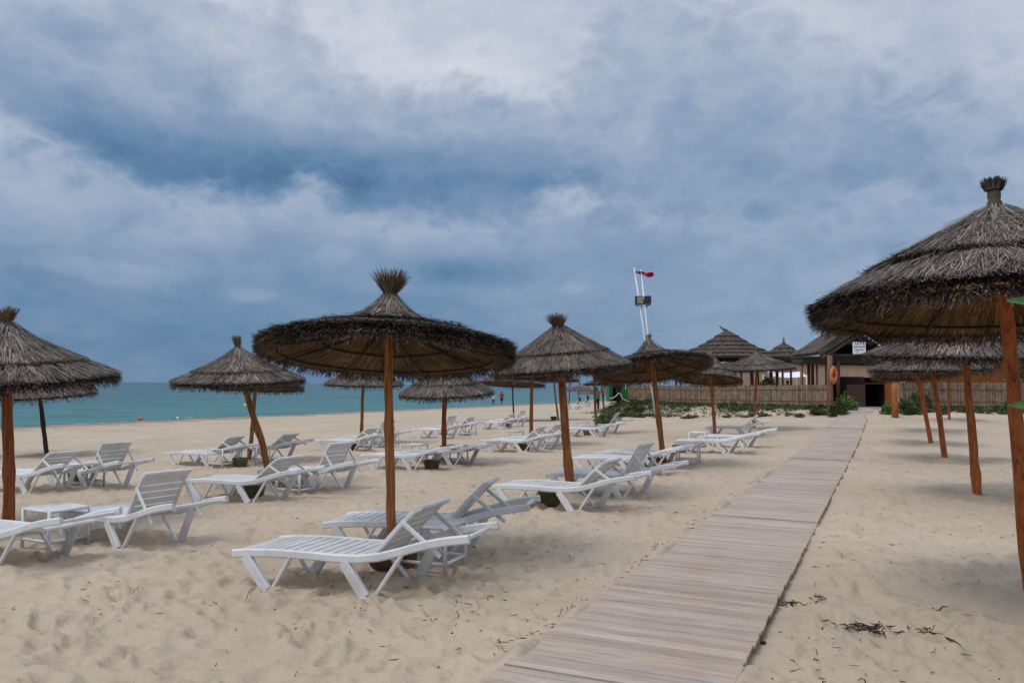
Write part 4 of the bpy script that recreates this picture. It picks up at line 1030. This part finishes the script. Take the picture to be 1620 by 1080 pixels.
# orange boarded hut behind the right fence
def hut():
    Y = 45.5; a, b = at(1496, 605, Y), at(1700, 605, Y + 1.5); zg = tz(a.x, a.y); root = empty('boarded_hut', (a.x, a.y, zg)); tag(root, 'orange lapped-board hut with low thatched roof behind the reed fence', 'hut')
    O = root.location; d = b - a; d.z = 0; L_ = d.length; d.normalize(); nb = Vector((-d.y, d.x, 0)); M = Matrix.Rotation(math.atan2(d.y, d.x), 3, 'Z')
    zt = at(1540, 564, Y).z - zg; bh = .155; n = int(zt / bh) + 1
    for i in range(n):
        MB().box(d * (L_ / 2) + Vector((0, 0, bh * (i + .5))), (L_, .035, bh * 1.05), M @ Matrix.Rotation(R_(5), 3, 'X')).build('board', ORANGE, root)
    for s in (0, 1): 
        MB().box(d * (L_ * s) + nb * 1.6 + Vector((0, 0, zt / 2)), (.08, 3.2, zt), M).build('side_wall', ORANGE, root)
    e = Vector((0, 0, zt)); ov = nb * -.5 - Vector((0, 0, .12)); A_ = e - d * .7; B_ = e + d * (L_ + .6)
    rid = at(1540, 531, Y + 2).z - zg
    RA, RB_ = A_ + nb * 2.2 + d * 1.2, B_ + nb * 2.2; RA.z = RB_.z = rid
    slab_roof(root, [RA, RB_, B_ + ov, A_ + ov], .22, STRAW, 5200, 31)
    slab_roof(root, [RB_, RA, A_ + nb * 4.8, B_ + nb * 4.8], .22, STRAW, 400, 32)
    slab_roof(root, [RA, RA + nb * .05, A_ + nb * 4.8, A_ + ov], .22, STRAW, 600, 33)
hut()
# beige wall and awning far behind the bar
def back_wall():
    BE = mat('beige_render', m_plain((.33, .235, .165), .12, 1.5), .9); WT = mat('white_canvas', m_plain((.75, .75, .80), .05, 2), .7); CP = mat('dark_coping', m_plain((.05, .045, .04), .2, 3), .8)
    Y = 78; a, b = at(1165, 606, Y), at(1425, 606, Y); zg = min(tz(a.x, a.y), tz(b.x, b.y)); root = empty('beige_building', (a.x, a.y, zg)); tag(root, 'long low beige building seen between the bar posts', 'building')
    zt = at(1300, 577, Y).z - zg; L_ = b.x - a.x
    MB().box((L_ / 2, 2, zt / 2), (L_, 4, zt)).build('wall', BE, root)
    MB().box((L_ / 2, 1.95, zt + .06), (L_ + .3, 4.2, .14)).build('roof', CP, root)
    a, b = at(1222, 592, 66), at(1276, 590, 66); z0 = tz(a.x, a.y); r2 = empty('white_awning', (a.x, a.y, z0)); tag(r2, 'white canvas awning behind the reed fence', 'awning'); O = r2.location
    V = []; 
    for i in range(9):
        t = i / 8; x = (b.x - a.x) * t
        for dy, dz in ((0, -.15), (1.2, .28), (2.4, .05)): V.append((x, dy, a.z - z0 + dz - .10 * math.sin(math.pi * t)))
    mb = MB(); mb.raw(V, [(i*3+j, (i+1)*3+j, (i+1)*3+j+1, i*3+j+1) for i in range(8) for j in range(2)]); mb.build('canvas', WT, r2, True)
    for x in (0, b.x - a.x):
        for dy in (0, 2.4): MB().tube([(x, dy, -.2), (x, dy, a.z - z0)], .04, 6).build('pole', WT, r2, True)
back_wall()
# green hut by the dune
def green_hut():
    GN = mat('green_paint', m_plain((.006, .13, .030), .15, 3), .5); GD = mat('green_paint_shaded', m_plain((.006, .03, .012), .2, 3), .8); WH = mat('white_enamel', m_plain((.7, .7, .7), .05, 3), .4)
    Y = 62; a, b = at(963.5, 640, Y), at(998, 640, Y); z0 = tz((a.x + b.x) / 2, Y); root = empty('green_hut', ((a.x + b.x) / 2, Y, z0)); tag(root, 'small green wooden cabin with one door ajar beside the dune', 'cabin')
    w = b.x - a.x; h = at(980, 598, Y).z - z0
    x = lambda px: at(px, 620, Y).x - (a.x + b.x) / 2
    MB().box(((x(963.5) + x(969)) / 2, 0, h / 2), (x(969) - x(963.5), .06, h)).build('wall', GN, root)
    MB().box(((x(983) + x(998)) / 2, 0, h / 2), (x(998) - x(983), .06, h)).build('door', GN, root)
    for s in (-1, 1): MB().box((s * (w / 2 - .03), .85, h / 2), (.06, 1.6, h)).build('wall', GN, root)
    MB().box((0, 1.65, h / 2), (w - .13, .06, h)).build('wall', GD, root)  # back wall in a darkened copy of the green: interior shade put into the colour
    MB().box((0, .8, h + .04), (w + .2, 1.95, .08)).build('roof', GN, root)
    MB().tube([(x(989.8), -.06, h * .52), (x(989.8), -.06, h * .80)], .03, 6).build('handle', WH, root)
green_hut()
# flag poles with flag and floodlights
def flags():
    WP = mat('white_pole_paint', m_plain((.78, .79, .80), .05, 3), .4); g = ground(1038.5, 655)
    for nm, top, lb in ((0, (1003.3, 424), 'taller white flagpole flying the red flag'), (1, (1014, 427), 'leaning white mast carrying the black floodlights')):
        t = at(*top, g.y) - g; root = MB().tube([(.06 * nm, .05 * nm, -.4), t * .5, t], [.055, .048, .038], 10).build('flag_pole' if nm == 0 else 'light_mast', WP, None, True); root.location = g; tag(root, lb, 'flagpole' if nm == 0 else 'mast')
    RED = mat('red_flag_cloth', m_plain((.42, .012, .018), .25, 4), .75)
    A = at(1003.8, 429.5, g.y); n = 26; V = []; wpts = [(1004, 427.6, 431.5), (1010, 428.8, 432.6), (1017, 429.4, 434.6), (1023, 431, 437), (1028, 430.8, 438.6), (1032, 430.8, 438), (1034.5, 432.5, 435.2)]
    X = np.linspace(1004, 1034.5, n)
    for i, px in enumerate(X):
        tp = np.interp(px, [w[0] for w in wpts], [w[1] for w in wpts]); bt = np.interp(px, [w[0] for w in wpts], [w[2] for w in wpts])
        for j in range(6):
            p = at(px, tp + (bt - tp) * j / 5, g.y) - A; p.y += .10 * math.sin(i * .55 + j * .9) + .06 * math.sin(j * 2.2 + i * .2); V.append(p)
    V2 = [p + Vector((0, .012, 0)) for p in V]; F = [(i*6+j, (i+1)*6+j, (i+1)*6+j+1, i*6+j+1) for i in range(n-1) for j in range(5)]
    mb = MB(); mb.raw([tuple(p) for p in V], F); mb.raw([tuple(p) for p in V2], [tuple(reversed(f)) for f in F]); o = mb.build('flag', RED, None, True); o.location = A; tag(o, 'red warning flag streaming from the white flagpole', 'flag')
    BK = mat('black_lamp_housing', m_plain((.015, .016, .018), .3, 5), .45); GL = mat('lamp_glass', m_plain((.33, .33, .28), .2, 5), .2)
    for k, (px, rz, lb) in enumerate(((1011.5, 18, 'floodlight with pale lens on the mast'), (1024, -38, 'black floodlight turned away, on the mast'))):
        c = at(px, 475, g.y); sc = FPX / g.y; w, h = (13 if k == 0 else 10) / sc, 13 / sc
        root = empty('floodlight', (c.x, c.y - .12 * k, c.z - h / 2), R_(rz)); tag(root, lb, 'floodlight')
        MB().box((0, 0, h / 2), (w, .22, h)).build('housing', BK, root); MB().box((0, -.115, h / 2), (w * .8, .02, h * .8)).build('lens', GL if k == 0 else BK, root)
        MB().box((0, .05, -.06), (w * .9, .10, .06)).build('bracket', BK, root); MB().tube([(0, .02, -.05), (.2 if k == 0 else -.12, .06, -.22)], .03, 6).build('arm', BK, root)
flags()

# ------------------------------------------------------------------ foliage
def leaf_mesh(name, n, rx, ry, rz, ls, mt, seed, strap=False, mt2=None):
    """many small leaf faces through a lumpy mound, denser in clumps"""
    rg = np.random.default_rng(seed); nc = max(4, n // 28); cc = rg.normal(0, .42, (nc, 3)); cc[:, 2] = np.abs(cc[:, 2]) * 1.1; cc /= np.maximum(1, np.linalg.norm(cc, axis=1) / .95)[:, None]
    c = cc[rg.integers(0, nc, n)] + rg.normal(0, .13, (n, 3)); c = c * [rx, ry, rz]; c[:, 2] = np.maximum(c[:, 2], .01)
    d = rg.normal(0, 1, (n, 3)); d[:, 2] = np.abs(d[:, 2]) * .8 + .2; d /= np.linalg.norm(d, axis=1)[:, None]; up = rg.normal(0, 1, (n, 3)); s = np.cross(d, up); s /= np.linalg.norm(s, axis=1)[:, None]
    L_ = ls * rg.uniform(.6, 1.4, n)[:, None]; w = L_ * (.22 if strap else .34)
    V = np.stack([c, c + d * L_ * .5 + s * w, c + d * L_, c + d * L_ * .5 - s * w], 1).reshape(-1, 3); k = np.arange(n) * 4
    return fast_mesh(name, V, np.stack([k, k+1, k+2, k+3], -1), mt)
SHR = [leaf_mesh('dune_plant', 520, .50, .42, .40, .085, LEAF, 40 + i) for i in range(3)] + [leaf_mesh('dune_plant', 360, .5, .4, .28, .08, LEAF_B, 50 + i) for i in range(2)]
rg = random.Random(12); cnt = 0
def shrub(px, py, s, mi, label, group, sz=None):
    g = ground(px, py); o = link('dune_plant', SHR[mi]); o.location = (g.x, g.y, g.z - .03); o.rotation_euler = (0, 0, rg.uniform(0, 6)); o.scale = (s * 1.15, s, sz or s * .75); tag(o, label, 'plant', group)
for i in range(150):
    px = rg.uniform(985, 1310); py = np.interp(px, [985, 1050, 1200, 1310], [641, 637, 638, 640]) + abs(rg.gauss(0, 7.5)) - 2; py = min(py, 660 - (0 if px < 1120 else 4))
    shrub(px, py, rg.uniform(.5, 1.15), rg.choice([0, 1, 2, 0, 1, 3, 4]), 'low creeping dune plant along the foot of the reed fence', 'dune plants by the long fence')
for i in range(60):
    px = rg.uniform(1010, 1300); py = 644 + rg.random() * 15
    shrub(px, py, rg.uniform(.25, .6), rg.choice([0, 1, 3, 4, 3]), 'small straggling dune plant on the bare sand before the reed fence', 'straggling plants before the long fence')
for i in range(34):
    px = rg.uniform(956, 1010); t = (px - 958) / 52; py = 662 - 20 * t + rg.uniform(-5, 8)
    shrub(px, py, rg.uniform(.8, 1.4), rg.choice([0, 1, 2]), 'green dune plant on the mound beside the green cabin', 'dune plants by the green cabin')
for i in range(6): shrub(1030 + rg.uniform(0, 45), 636 + rg.uniform(-2, 3), rg.uniform(1.2, 1.8), rg.choice([0, 1, 2]), 'larger green dune plant heaped against the fence end', 'heaped plants by fence')
for i in range(55):
    px = rg.uniform(1430, 1640); shrub(px, 646 + abs(rg.gauss(0, 6)), rg.uniform(.45, .95), rg.choice([0, 1, 2, 3, 4, 3]), 'low dune plant below the fence by the boarded hut', 'dune plants by the right fence')
BUSH = [leaf_mesh('bush', 1500, .62, .5, .75, .10, LEAF, 60), leaf_mesh('bush', 1100, .5, .45, .6, .11, LEAF_L, 61)]
def bush(px, py, s, sz, mi, label):
    g = ground(px, py); o = link('bush', BUSH[mi]); o.location = (g.x, g.y, g.z - .04); o.scale = (s, s, sz); o.rotation_euler = (0, 0, rg.uniform(0, 6)); tag(o, label, 'bush')
bush(1328, 658, .9, .95, 0, 'dark green bush at the foot of the lifebuoy post'); bush(1343, 655, .8, 1.0, 1, 'bright green bush at the left of the concrete ramp')
bush(1338, 645, .6, 1.3, 1, 'tall pale plant against the brown gate boards'); bush(1404, 655, .6, .9, 1, 'bright green bush beside the short orange post'); bush(1440, 655, 1.1, .9, 0, 'broad dark green bush right of the short orange post'); bush(1456, 650, 1.0, 1.2, 0, 'dark bush behind the red parasol poles'); bush(1592, 650, .6, .9, 1, 'bright bush under the big stub-topped parasol by the fence')
def tree(px, pyb, Y, label, crown, n, seed):
    b = at(px, pyb, Y); z0 = tz(b.x, b.y); root = empty('broadleaf_tree', (b.x, b.y, z0)); tag(root, label, 'tree'); H = b.z - z0
    MB().tube([(0, 0, -.3), (.1, 0, H * .4), (0, .1, H), (.2, .1, H + crown * .6)], [.22, .18, .13, .05], 9).build('trunk', POLE_D, root, True)
    for k in range(4): a = k * 1.6; MB().tube([(0, .08, H * .85), (.5 * crown * math.cos(a), .5 * crown * math.sin(a), H + crown * .45)], [.09, .03], 6).build('limb', POLE_D, root, True)
    o = link('crown', leaf_mesh('crown', n, crown, crown, crown * 1.1, .20, LEAF, seed), root); o.location = (0, 0, H - crown * .25)
tree(1650, 575, 62, 'dark leafy tree rising behind the boarded hut', 2.6, 5200, 71)
tree(1718, 560, 70, 'leafy tree beyond the hut roof, half out of view', 3.0, 4000, 72)
tree(1213, 612, 52, 'small green tree top showing over the reed fence', .55, 700, 73)
tree(1618, 602, 44, 'green shrub rising over the reed fence at the hut wall', .7, 900, 74)
def ground_cover():
    rg2 = np.random.default_rng(77); n = 15000; px = rg2.uniform(985, 1312, n); t = rg2.random(n); V = []
    A_, B_ = Vector(FA), Vector(FB); f = rg2.uniform(-.02, 1.0, n); off = np.abs(rg2.normal(0, 1.0, n)) * 1.3 + .1
    d = (B_ - A_).normalized(); nn = Vector((d.y, -d.x, 0)); nn = nn if nn.y < 0 else -nn
    x = A_.x + (B_.x - A_.x) * f + nn.x * off; y = A_.y + (B_.y - A_.y) * f + nn.y * off
    x2 = np.concatenate([x, rg2.uniform(at(1425, 640, 40).x, at(1660, 640, 40).x, 6000)]); y2 = np.concatenate([y, 40.9 - np.abs(rg2.normal(0, .8, 6000))])
    keep = vnoise(x2 * .55, y2 * .55, 31) + .6 * vnoise(x2 * 1.7, y2 * 1.7, 32) + .15 > rg2.uniform(-.25, .25, len(x2)); x2, y2 = x2[keep], y2[keep]; n = len(x2)
    c = np.stack([x2, y2, terrain(x2, y2) + rg2.uniform(0, .10, n)], -1); dd = rg2.normal(0, 1, (n, 3)); dd[:, 2] = np.abs(dd[:, 2]) + .1; dd /= np.linalg.norm(dd, axis=1)[:, None]
    sd = np.cross(dd, rg2.normal(0, 1, (n, 3))); sd /= np.linalg.norm(sd, axis=1)[:, None]; Lf = rg2.uniform(.05, .14, n)[:, None]
    V = np.stack([c, c + dd * Lf * .5 + sd * Lf * .3, c + dd * Lf, c + dd * Lf * .5 - sd * Lf * .3], 1).reshape(-1, 3); k = np.arange(n) * 4
    o = link('ground_cover', fast_mesh('ground_cover', V, np.stack([k, k+1, k+2, k+3], -1), LEAF)); tag(o, 'thin creeping green ground cover along the foot of the fences', kind='stuff')
ground_cover()
# broad-leaved plant standing just right of the viewer
def near_plant():
    base = Vector((3.15, 4.05, tz(3.15, 4.05))); root = empty('broad_leaf_plant', base); tag(root, 'young green broad-leaved plant in front of the big parasol', 'plant')
    ST = mat('green_stem', m_plain((.06, .10, .02), .2, 6), .6); LB = mat('fresh_leaf', m_plain((.040, .105, .012), .45, 22), .45)
    MB().tube([(0, 0, -.1), (.03, 0, .9), (-.05, 0, 1.7), (.0, 0, 2.2)], [.022, .018, .013, .006], 8).build('stem', ST, root, True)
    def leaf(start, tip, wd):
        d = tip - start; L_ = d.length; d.normalize(); s = d.cross(Vector((0.3, -1, .5))).normalized(); nn = s.cross(d); V = []
        for i in range(9):
            t = i / 8; w = wd * (math.sin(math.pi * min(1, t * .96 + .03)) ** .55); c = start + d * (L_ * t) - Vector((0, 0, .06 * L_ * t * t))
            for e, q in ((-1, .35), (0, 0), (1, .35)): V.append(c + s * (e * w) + nn * (q * w))
        F = [(i*3+j, (i+1)*3+j, (i+1)*3+j+1, i*3+j+1) for i in range(8) for j in range(2)]
        mb = MB(); mb.raw([tuple(p) for p in V], F); mb.build('leaf', LB, root, True)
    tips = [((1592, 462), 1.95), ((1594, 627), 1.46)]
    for (px, py), zs in tips: leaf(Vector((-.03, 0, zs - base.z + .02)), at(px, py, 4.0) - base, .045)
    for k in range(9):
        a = k * 2.4; z = .6 + k * .17; leaf(Vector((0, 0, z)), Vector((abs(.42 * math.cos(a)) * (1 if k % 3 else .6) + .05, .40 * math.sin(a), z + .05)), .06)
near_plant()

# ------------------------------------------------------------------ people
def person(label, feet, H, rz, shirt, legs, skin, hair, shorts=True, walk=.25, arms='down', sit=False):
    root = empty('person', feet, rz); tag(root, label, 'person'); s = H / 1.75
    st = walk
    J = dict(pel=(0, 0, .93), ch=(0, .0, 1.28), nk=(0, 0, 1.47), hd=(0, -.01, 1.60), top=(0, 0, 1.69))
    def limbs():
        legL = [(-.09, 0, .92), (-.10, -st * .45 - .03, .50), (-.10, -st * .55 + .04, .09)]; legR = [(.09, 0, .92), (.10, st * .35 - .05, .50), (.10, st * .7, .10)]
        armL = [(-.19, 0, 1.42), (-.25, .04 + st * .2, 1.14), (-.25, -.06 + st * .25, .90)]; armR = [(.19, 0, 1.42), (.25, .02 - st * .2, 1.14), (.25, -.10 - st * .3, .90)]
        return legL, legR, armL, armR
    lL, lR, aL, aR = limbs()
    def sc(p): return tuple(Vector(p) * s)
    def remesh(mb, name, mt, vox):
        o = mb.build(name, mt, root); r = o.modifiers.new('r', 'REMESH'); r.mode = 'VOXEL'; r.voxel_size = vox * s; r.use_smooth_shade = True
        m_ = o.modifiers.new('s', 'SMOOTH'); m_.iterations = 3
        dg = bpy.context.evaluated_depsgraph_get(); me = bpy.data.meshes.new_from_object(o.evaluated_get(dg)); o.modifiers.clear(); o.data = me; me.materials.clear(); me.materials.append(mt); return o
    def T(mb, pts, rad, n=10): mb.tube([sc(p) for p in pts], [r * s for r in rad], n)
    def ball(mb, c, r, sq=(1, 1, 1)):
        pr = [(r * math.sin(t) + 1e-4, -r * math.cos(t)) for t in np.linspace(0, math.pi, 9)]; v0 = mb.n; mb.lathe([(a * s, b * s * sq[2]) for a, b in pr], 12, sc(c))
    b = MB(); T(b, [(0, 0, .86), (0, 0, 1.0), (0, .01, 1.15), (0, 0, 1.32), (0, 0, 1.43), (0, 0, 1.50)], [.13, .155, .13, .155, .13, .055], 14); T(b, [(0, 0, 1.44), (0, 0, 1.58)], [.055, .055])
    ball(b, (0, -.01, 1.625), .105, (1, 1, 1.22)); T(b, [(0, -.10, 1.625), (0, -.135, 1.60)], [.016, .02]); 
    for e in (-1, 1): T(b, [(e * .10, .0, 1.65), (e * .118, .01, 1.59)], [.015, .015])
    for q in (lL, lR):
        T(b, q, [.085, .058, .040]); f = q[-1]; T(b, [f, (f[0], f[1] - .02, .035), (f[0], f[1] - .17, .03)], [.042, .042, .03])
    for q in (aL, aR):
        T(b, [(0, 0, 1.40)] + q, [.07, .055, .042, .030]); h = Vector(q[-1]); T(b, [tuple(h), tuple(h + Vector((0, -.01, -.08)))], [.03, .034])
        for k in range(4): T(b, [tuple(h + Vector((0, -.035 + .02 * k, -.07))), tuple(h + Vector((0, -.045 + .022 * k, -.15 + .01 * abs(k - 1.5)))) ], [.011, .010], 6)
        T(b, [tuple(h + Vector((0, -.02, -.03))), tuple(h + Vector((0, -.06, -.09)))], [.012, .010], 6)
    remesh(b, 'body', skin, .018)
    h = MB(); ball(h, (0, .012, 1.665), .108, (1, 1, 1.05)); o = remesh(h, 'hair', hair, .02)
    c = MB(); T(c, [(0, 0, .88), (0, 0, 1.0), (0, .01, 1.15), (0, 0, 1.32), (0, 0, 1.42), (0, 0, 1.47)], [.175, .175, .155, .175, .15, .085], 14)
    for q in (aL, aR): T(c, [(0, 0, 1.40), q[0], tuple(Vector(q[0]).lerp(Vector(q[1]), .75))], [.085, .075, .065])
    remesh(c, 'shirt', shirt, .022)
    c = MB(); T(c, [(0, 0, .82), (0, 0, .98)], [.15, .165], 14)
    for q in (lL, lR):
        if shorts: T(c, [q[0], tuple(Vector(q[0]).lerp(Vector(q[1]), .95))], [.11, .095])
        else: T(c, [q[0], q[1], tuple(Vector(q[1]).lerp(Vector(q[2]), .93))], [.11, .085, .075])
    remesh(c, 'shorts' if shorts else 'trousers', legs, .022)
SK = mat('skin_tone', m_plain((.24, .13, .085), .08, 4), .6); SKD = mat('skin_tone_deep', m_plain((.10, .055, .035), .08, 4), .6)
CL = lambda n_, c: mat(n_, m_plain(c, .15, 8), .85)
RED, WHI, NAV, CRM, BLK, HBK, HGR = CL('red_cloth', (.50, .012, .02)), CL('white_cloth', (.70, .72, .76)), CL('navy_cloth', (.012, .016, .032)), CL('cream_cloth', (.55, .47, .36)), CL('black_cloth', (.012, .011, .011)), CL('black_hair', (.012, .010, .009)), CL('grey_hair', (.30, .26, .22))
def gp(px, py): g = ground(px, py); return (g.x, g.y, g.z)
person('person in red shirt and dark shorts walking along the waterline', gp(793.5, 640), 1.75, R_(10), RED, NAV, SKD, HBK)
person('smaller person in white walking along the waterline', gp(780.5, 640.5), 1.42, R_(-15), WHI, BLK, SKD, HBK)
person('person in cream top and black trousers behind a parasol pole', gp(944, 649), 1.72, R_(140), CRM, BLK, SK, HGR, False, .12)
person('grey-haired person in dark clothes at the green cabin door', (at(977.5, 640, 60.6).x, 60.6, tz(at(977.5, 640, 60.6).x, 60.6)), 1.66, R_(60), NAV, BLK, SK, HGR, False, .05)
person('person with dark hair standing behind the reed fence', (at(1246, 610, 53).x, 53, .32), 1.72, R_(200), NAV, BLK, SKD, HBK, False, .05)
# white hose by the cabin
g_ = ground(985, 648); hp = [(964, 630), (970, 629.5), (975, 626), (979, 621.5), (982, 623), (984, 630), (990, 633), (995, 635), (999, 641), (998.5, 648), (995, 652)]
HOSE = mat('white_hose', m_plain((.55, .54, .50), .1, 5), .5)
pts = [at(px, py, g_.y - .02 * i) for i, (px, py) in enumerate(hp)]; pts[-1].z = tz(pts[-1].x, pts[-1].y) + .01
o = MB().tube([p - g_ for p in pts], .035, 7).build('hose', HOSE, None, True); o.location = g_; tag(o, 'white hose arching over the plants by the green cabin', 'hose')

# ------------------------------------------------------------------ buoys
def buoy(px, py, c, r, label):
    d = ray(px, py); t = (SEAZ - CAMZ) / d.z; root = MB()
    root.lathe([(.0, -r * .5), (r * .6, -r * .4), (r, 0), (r * .92, r * .45), (r * .5, r * .85), (r * .16, r * .98), (r * .14, r * 1.3), (0, r * 1.3)], 16)
    o = root.build('buoy', mat('buoy_' + label.split()[0], m_plain(c, .08, 4), .45), None, True); o.location = (d.x * t, d.y * t, SEAZ); tag(o, label, 'buoy')
buoy(222, 664, (.55, .03, .02), .17, 'red buoy floating close to the sand'); buoy(281, 661.5, (.75, .78, .78), .10, 'white buoy close to the sand')
buoy(388, 641.5, (.65, .62, .15), .20, 'yellow buoy farther out between the crossing poles'); buoy(636, 630, (.66, .66, .32), .25, 'pale yellow buoy far out behind the straight pole')

# ------------------------------------------------------------------ debris on the sand
def strip(mb, p, rng, ln, w, th=None):
    a = th if th is not None else rng.uniform(0, 6.28); n = 4; x, y = p; z0 = None; pts = []; cur = rng.uniform(-1.2, 1.2)
    for i in range(n):
        pts.append((x, y, sand_z(x, y) + w * .6)); x += ln / (n-1) * math.cos(a); y += ln / (n-1) * math.sin(a); a += cur * .5
    mb.tube(pts, [w * .5, w, w * .8, w * .3], 4)
def settle_sand():
    """heap and scuff the sand where legs and poles stand in it"""
    r, a, X, Y, Z, na = GRID; rng = np.random.default_rng(8)
    def bumpz(cx, cy, rad_, h, w):
        R0 = math.hypot(cx, cy); A0 = math.atan2(cx, cy); i0, i1 = np.searchsorted(r, (R0 - .7, R0 + .7)); da = .7 / max(R0, .8); j0, j1 = np.searchsorted(a, (A0 - da, A0 + da))
        if i1 <= i0 or j1 <= j0: return
        d = np.hypot(X[i0:i1, j0:j1] - cx, Y[i0:i1, j0:j1] - cy); Z[i0:i1, j0:j1] += h * np.exp(-((d - rad_) / w) ** 2)
    for o in list(bpy.data.objects):
        if o.name.startswith('thatched_parasol'):
            x, y = o.location.x, o.location.y
            if math.hypot(x, y) < 40:
                for _ in range(3): bumpz(x + rng.normal(0, .05), y + rng.normal(0, .05), .13, rng.uniform(.02, .045), .10)
        if o.name.startswith('sun_lounger') and o.location.length < 34:
            M_ = Matrix.Translation(o.location) @ o.rotation_euler.to_matrix().to_4x4() @ Matrix.Scale(LS, 4)
            for fx in (.32, 1.14):
                for fy in (-.30, .30):
                    p = M_ @ Vector((fx, fy, 0)); bumpz(p.x + rng.normal(0, .02), p.y + rng.normal(0, .02), .10, rng.uniform(.015, .04), .07); bumpz(p.x, p.y, 0, -.012, .06)
            for _ in range(26):
                p = M_ @ Vector((rng.uniform(-.2, 2.1), rng.uniform(-.55, .55), 0)); bumpz(p.x, p.y, 0, -rng.uniform(.012, .04), rng.uniform(.05, .11)); 
    me = bpy.data.objects['sand_beach'].data; n = len(me.vertices); co = np.empty(n * 3, np.float32); me.vertices.foreach_get('co', co); co = co.reshape(-1, 3); co[:Z.size, 2] = Z.ravel(); me.vertices.foreach_set('co', co.ravel()); me.update()
settle_sand()
_S = bpy.data.objects['sand_beach'].data; _n = len(_S.vertices); _co = np.empty(_n * 3, np.float32); _S.vertices.foreach_get('co', _co); _co = _co.reshape(-1, 3)
_m = (np.hypot(_co[:, 0], _co[:, 1]) < 26) & (_co[:, 1] > 0); _near = _co[_m]; _cell = {}
for p in _near[::1]: _cell[(int(p[0] / .12), int(p[1] / .12))] = float(p[2])
def sand_z(x, y): return _cell.get((int(x / .12), int(y / .12)), tz(x, y))
def debris():
    rng = random.Random(31); mb = MB(); k = 0
    while k < 1900:
        r = 2.6 + 20 * rng.random() ** 1.6; a = R_(rng.uniform(-36, 36)); x, y = r * math.sin(a), r * math.cos(a); v = x * VS.x + y * VS.y
        if BW0 - .04 < v < BW1 + .04: continue
        if vnoise(np.array([x * .8]), np.array([y * .8]), 9)[0] < rng.uniform(-.45, .25): continue
        k += 1
        if rng.random() < .68: strip(mb, (x, y), rng, rng.uniform(.02, .085), rng.uniform(.0018, .004))
        else: q = rng.uniform(.0025, .007); mb.box((x, y, sand_z(x, y) + q * .3), (q * 2, q * 1.3, q), Matrix.Rotation(rng.uniform(0, 3), 3, 'Z'))
    # bits gathered along the left edge of the boardwalk
    for i in range(150):
        p = uv2w(rng.uniform(3.5, 14), BW1 + abs(rng.gauss(.02, .06))); strip(mb, (p.x, p.y), rng, rng.uniform(.02, .07), .003)
    tag(mb.build('beach_litter', DRIFT), 'scattered dark seaweed crumbs and twig bits on the sand', kind='stuff')
debris()
def clump(px, py, n, sx, sy, ln, label, name='seaweed_clump', w=.004, seed=1):
    g = ground(px, py); rng = random.Random(seed); mb = MB()
    for i in range(n):
        x, y = g.x + rng.gauss(0, sx), g.y + rng.gauss(0, sy); a = rng.uniform(0, 6.28); z = sand_z(x, y); pts = []
        L_ = rng.uniform(.4, 1) * ln
        for t in range(4): pts.append((x - g.x, y - g.y, z - g.z + .004 + .02 * rng.random())); x += L_ / 3 * math.cos(a); y += L_ / 3 * math.sin(a); a += rng.uniform(-.9, .9)
        mb.tube(pts, [w * .6, w, w, w * .4], 4)
    o = mb.build(name, DRIFT); o.location = g; tag(o, label, 'seaweed')
clump(1366, 998, 46, .09, .04, .12, 'dark tangle of dry seaweed on sand right of the boardwalk', seed=1)
clump(1408, 1005, 14, .05, .02, .09, 'small dark seaweed scrap next to the larger tangle', seed=2)
clump(1249, 957, 26, .05, .05, .06, 'crumbly seaweed heap near the boardwalk edge', seed=3)
clump(1462, 1005, 12, .05, .05, .10, 'thin seaweed wisps by the long twig', seed=4)
clump(1292, 952, 9, .03, .03, .06, 'tiny seaweed scrap beside the crumbly heap', seed=5)
def twig(p0, p1, r, label, bend=.04):
    a, b = ground(*p0), ground(*p1); pts = []
    for i in range(7):
        t = i / 6; q = a.lerp(b, t); d = (b - a).normalized(); q += Vector((-d.y, d.x, 0)) * bend * math.sin(math.pi * t) * (1 if i % 2 else .8); q.z = sand_z(q.x, q.y) + r * .7 + .006; pts.append(q - a)
    o = MB().tube(pts, [r, r * 1.1, r, r * .9, r * .8, r * .7, r * .4], 6).build('twig', DRIFT, None, True); o.location = a; tag(o, label, 'twig')
twig((1473, 1006), (1531, 1035), .007, 'long bent dry twig on sand right of boardwalk'); twig((1476, 969), (1499, 965), .008, 'short thick dark stick alone on sand')
twig((1279, 1008), (1306, 1010), .006, 'short curved twig between boardwalk and seaweed', .03); twig((1233, 1000), (1253, 1012), .004, 'thin curled twig close to the boardwalk', .03); twig((1283, 1062), (1306, 1064), .004, 'faint short twig below the curved one', .01)
def stone(px, py, r, c, label, nm='stone'):
    g = ground(px, py); rng = random.Random(int(px)); mb = MB(); mb.lathe([(0, -r * .4), (r * .8, -r * .3), (r, .1 * r), (r * .7, r * .6), (0, r * .75)], 9); o = mb.build(nm, mat('stone_' + str(int(px)), m_plain(c, .3, 30), .9), None, True)
    for v in o.data.vertices: v.co.x *= 1 + rng.uniform(-.2, .3); v.co.y *= 1 + rng.uniform(-.2, .2)
    o.location = (g.x, g.y, sand_z(g.x, g.y) + .004); tag(o, label, nm.replace('_', ' '))
stone(825, 990, .022, (.26, .13, .06), 'orange-brown stone left of the boardwalk'); stone(1207, 1014, .020, (.03, .018, .014), 'dark dried seed pod touching the boardwalk edge', 'seed_pod')
stone(470, 822, .02, (.04, .025, .02), 'dark lump on sand behind the nearest raised lounger'); stone(72, 995, .016, (.03, .02, .016), 'dark crumb of wood on the open sand', 'wood_crumb')
